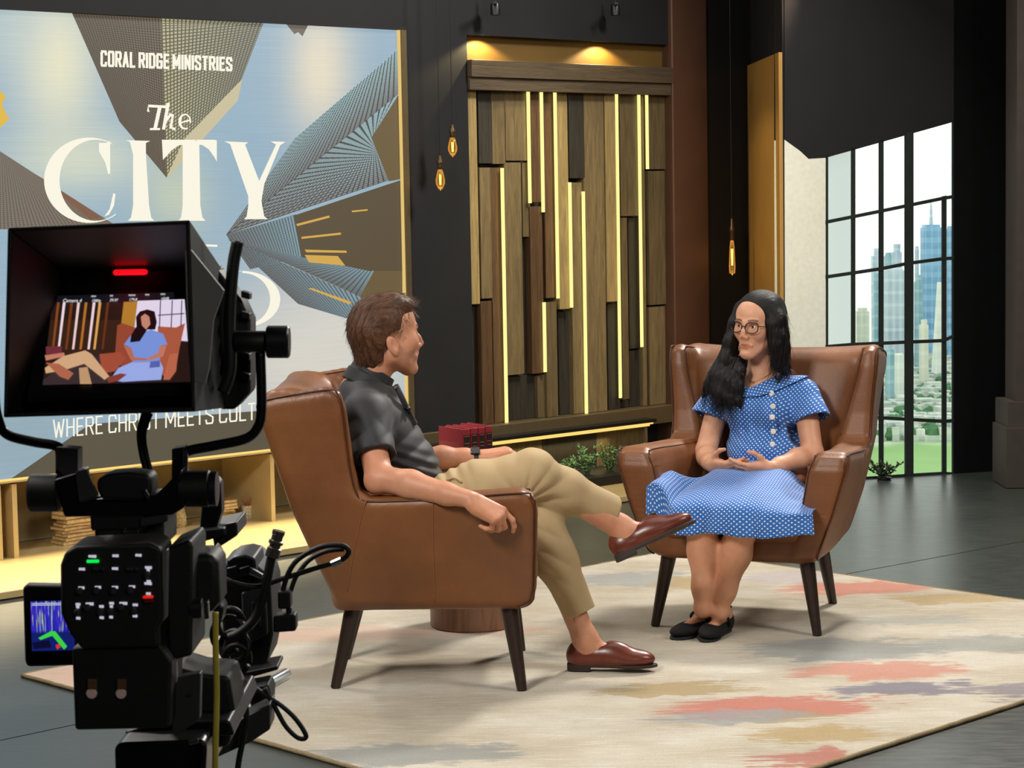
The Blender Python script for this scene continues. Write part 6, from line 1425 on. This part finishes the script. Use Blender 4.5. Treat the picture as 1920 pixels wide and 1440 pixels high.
M['stem'] = plain('stem_green', '3c4a2c', .7); M['leafg'] = plain('fresh_leaf', '6d9458', .5, 0, .4, .3, 40); M['leafd'] = plain('dark_leaf', '26321f', .5, 0, .4, .3, 40)
for px, py, h_, s_, lab, sd in ((1100, 904, .15, .085, 'bright green sprig plant in the planter, nearer the glowing ledge', 1), (1142, 902, .15, .08, 'bright green sprig plant in the planter, closest to the right armchair', 2), (1072, 905, .10, .06, 'low green sprig plant in the planter just above the crossed knee', 5)):
    q = sz(px, py, -.52); leafy('sprig_plant', wp(q[0], -.52, .087), 16, h_, s_, .026, M['leafg'], lab, sd, 'sprigs in the black planter')
p = onz(1655, 897, 0); pr_ = empty('potted_shrub', (p[0], p[1]-.05, 0), 0, 'small dark twiggy shrub at the foot of the window behind the right armchair', 'plant')
MB().lathe([(.03, 0), (.04, .005), (.04, .012), (.036, .014)], seg=18).build('dish', M['planter'], pr_, auto=True)
l2 = leafy('twigs', (0, 0, .01), 14, .085, .13, .034, M['leafd'], None, 8); l2.parent = pr_
if 'category' in l2: del l2['category']
def at_shelf(px, n=D-.16): return wp(sz(px, 960, n)[0], n, .0355)
M['paper'] = plain('yellowed_paper', 'cdb282', .8, 0, .2, .18, 60); M['papers'] = plain('old_book_cover', 'a5824e', .7, 0, .3, .2, 50)
rr = random.Random(12)
def stack(px, n_books, w, lab, shade, ht=(.014, .024)):
    p = at_shelf(px); z = p[2]
    for i in range(n_books):
        h_ = rr.uniform(*ht); wi = w*rr.uniform(.82, 1.06); de = .12*rr.uniform(.8, 1.05)
        pos = 'bottom' if i == 0 else ('topmost' if i == n_books-1 else ['second', 'third', 'fourth', 'fifth', 'sixth', 'seventh', 'eighth', 'ninth', 'tenth'][i-1]+' from the bottom')
        b_ = empty('old_book', (p[0]+rr.uniform(-.008, .008), p[1]+rr.uniform(-.008, .008), z), AZ+rr.uniform(-.12, .12), 'yellowed old book, %s of the stack %s' % (pos, lab), 'book', 'old books stacked %s' % lab)
        MB().box((-wi/2, -de/2, 0), (wi/2, de/2, .0016)).box((-wi/2, -de/2, h_-.0018), (wi/2, de/2, h_-.0002)).box((-wi/2, de/2-.002, 0), (wi/2, de/2, h_-.0002)).build('cover', M['papers'], b_)
        MB().box((-wi/2+.003, -de/2+.003, .0018), (wi/2-.003, de/2-.003, h_-.002)).build('page_block', M['paper'], b_); z += h_+.0004
stack(138, 11, .17, 'left of the camera post', 0, (.014, .022)); stack(412, 8, .13, 'right of the camera post', 1, (.012, .019))
# small pot with dried orange pods
p = at_shelf(463); pot = empty('small_pot', tuple(p), 0, 'small whitish pot with dried orange pods on the shelf', 'pot')
MB().lathe([(.026, 0), (.029, .004), (.031, .05), (.030, .064), (.027, .064), (.026, .05)], seg=22).build('vessel', plain('mottled_birch', 'b8ab8c', .8, 0, .2, .4, 120, .8, 160), pot, auto=True)
for k in range(9):
    a = k*.7; MB().tube(spline([(0, 0, .05), (.012*math.cos(a), .012*math.sin(a), .074), (.030*math.cos(a), .022*math.sin(a), .078+.012*(k % 3))], 4), [.004]*4+[.003]*4+[.0012], 6).build('pod', plain('dried_orange', 'a0592c', .6) if k == 0 else bpy.data.materials['dried_orange'], pot, smooth=True)
# wire ornament at the left edge of the frame
p = at_shelf(2); orn = empty('wire_ornament', tuple(p), 0, 'curly brass wire ornament on the shelf at the picture edge', 'ornament')
MB().lathe([(.02, 0), (.02, .004), (.004, .008)], seg=16).build('base', M['gold'], orn, auto=True); MB().tube([(0, 0, .005), (.004, 0, .07)], .002, 6).build('stem', M['gold'], orn)
for k in range(7):
    a = k*.9; MB().tube(spline([(.004, 0, .06), (.03*math.cos(a), .02*math.sin(a), .085+.006*k), (.024*math.cos(a+1), .02*math.sin(a+1), .11+.004*k), (.006*math.cos(a), .0, .10)], 5), .0018, 6).build('curl', M['gold'], orn, smooth=True)
p = at_shelf(337); vs = empty('lattice_vase', tuple(p), 0, 'small pale woven vase glimpsed behind the camera post', 'vase')
MB().lathe([(.022, 0), (.03, .02), (.032, .05), (.024, .09), (.016, .105), (.013, .105)], seg=20).build('vessel', plain('woven_cane', 'a99468', .8, 0, .2, .4, 150, 1, 220), vs, auto=True)
for k in range(8):
    a = k*math.pi/4; MB().tube([(.031*math.cos(a+z*14)*(1 if z < .06 else .7), .031*math.sin(a+z*14)*(1 if z < .06 else .7), z) for z in (.012, .03, .05, .07, .09)], .002, 5).build('cane_strip', M['papers'], vs)
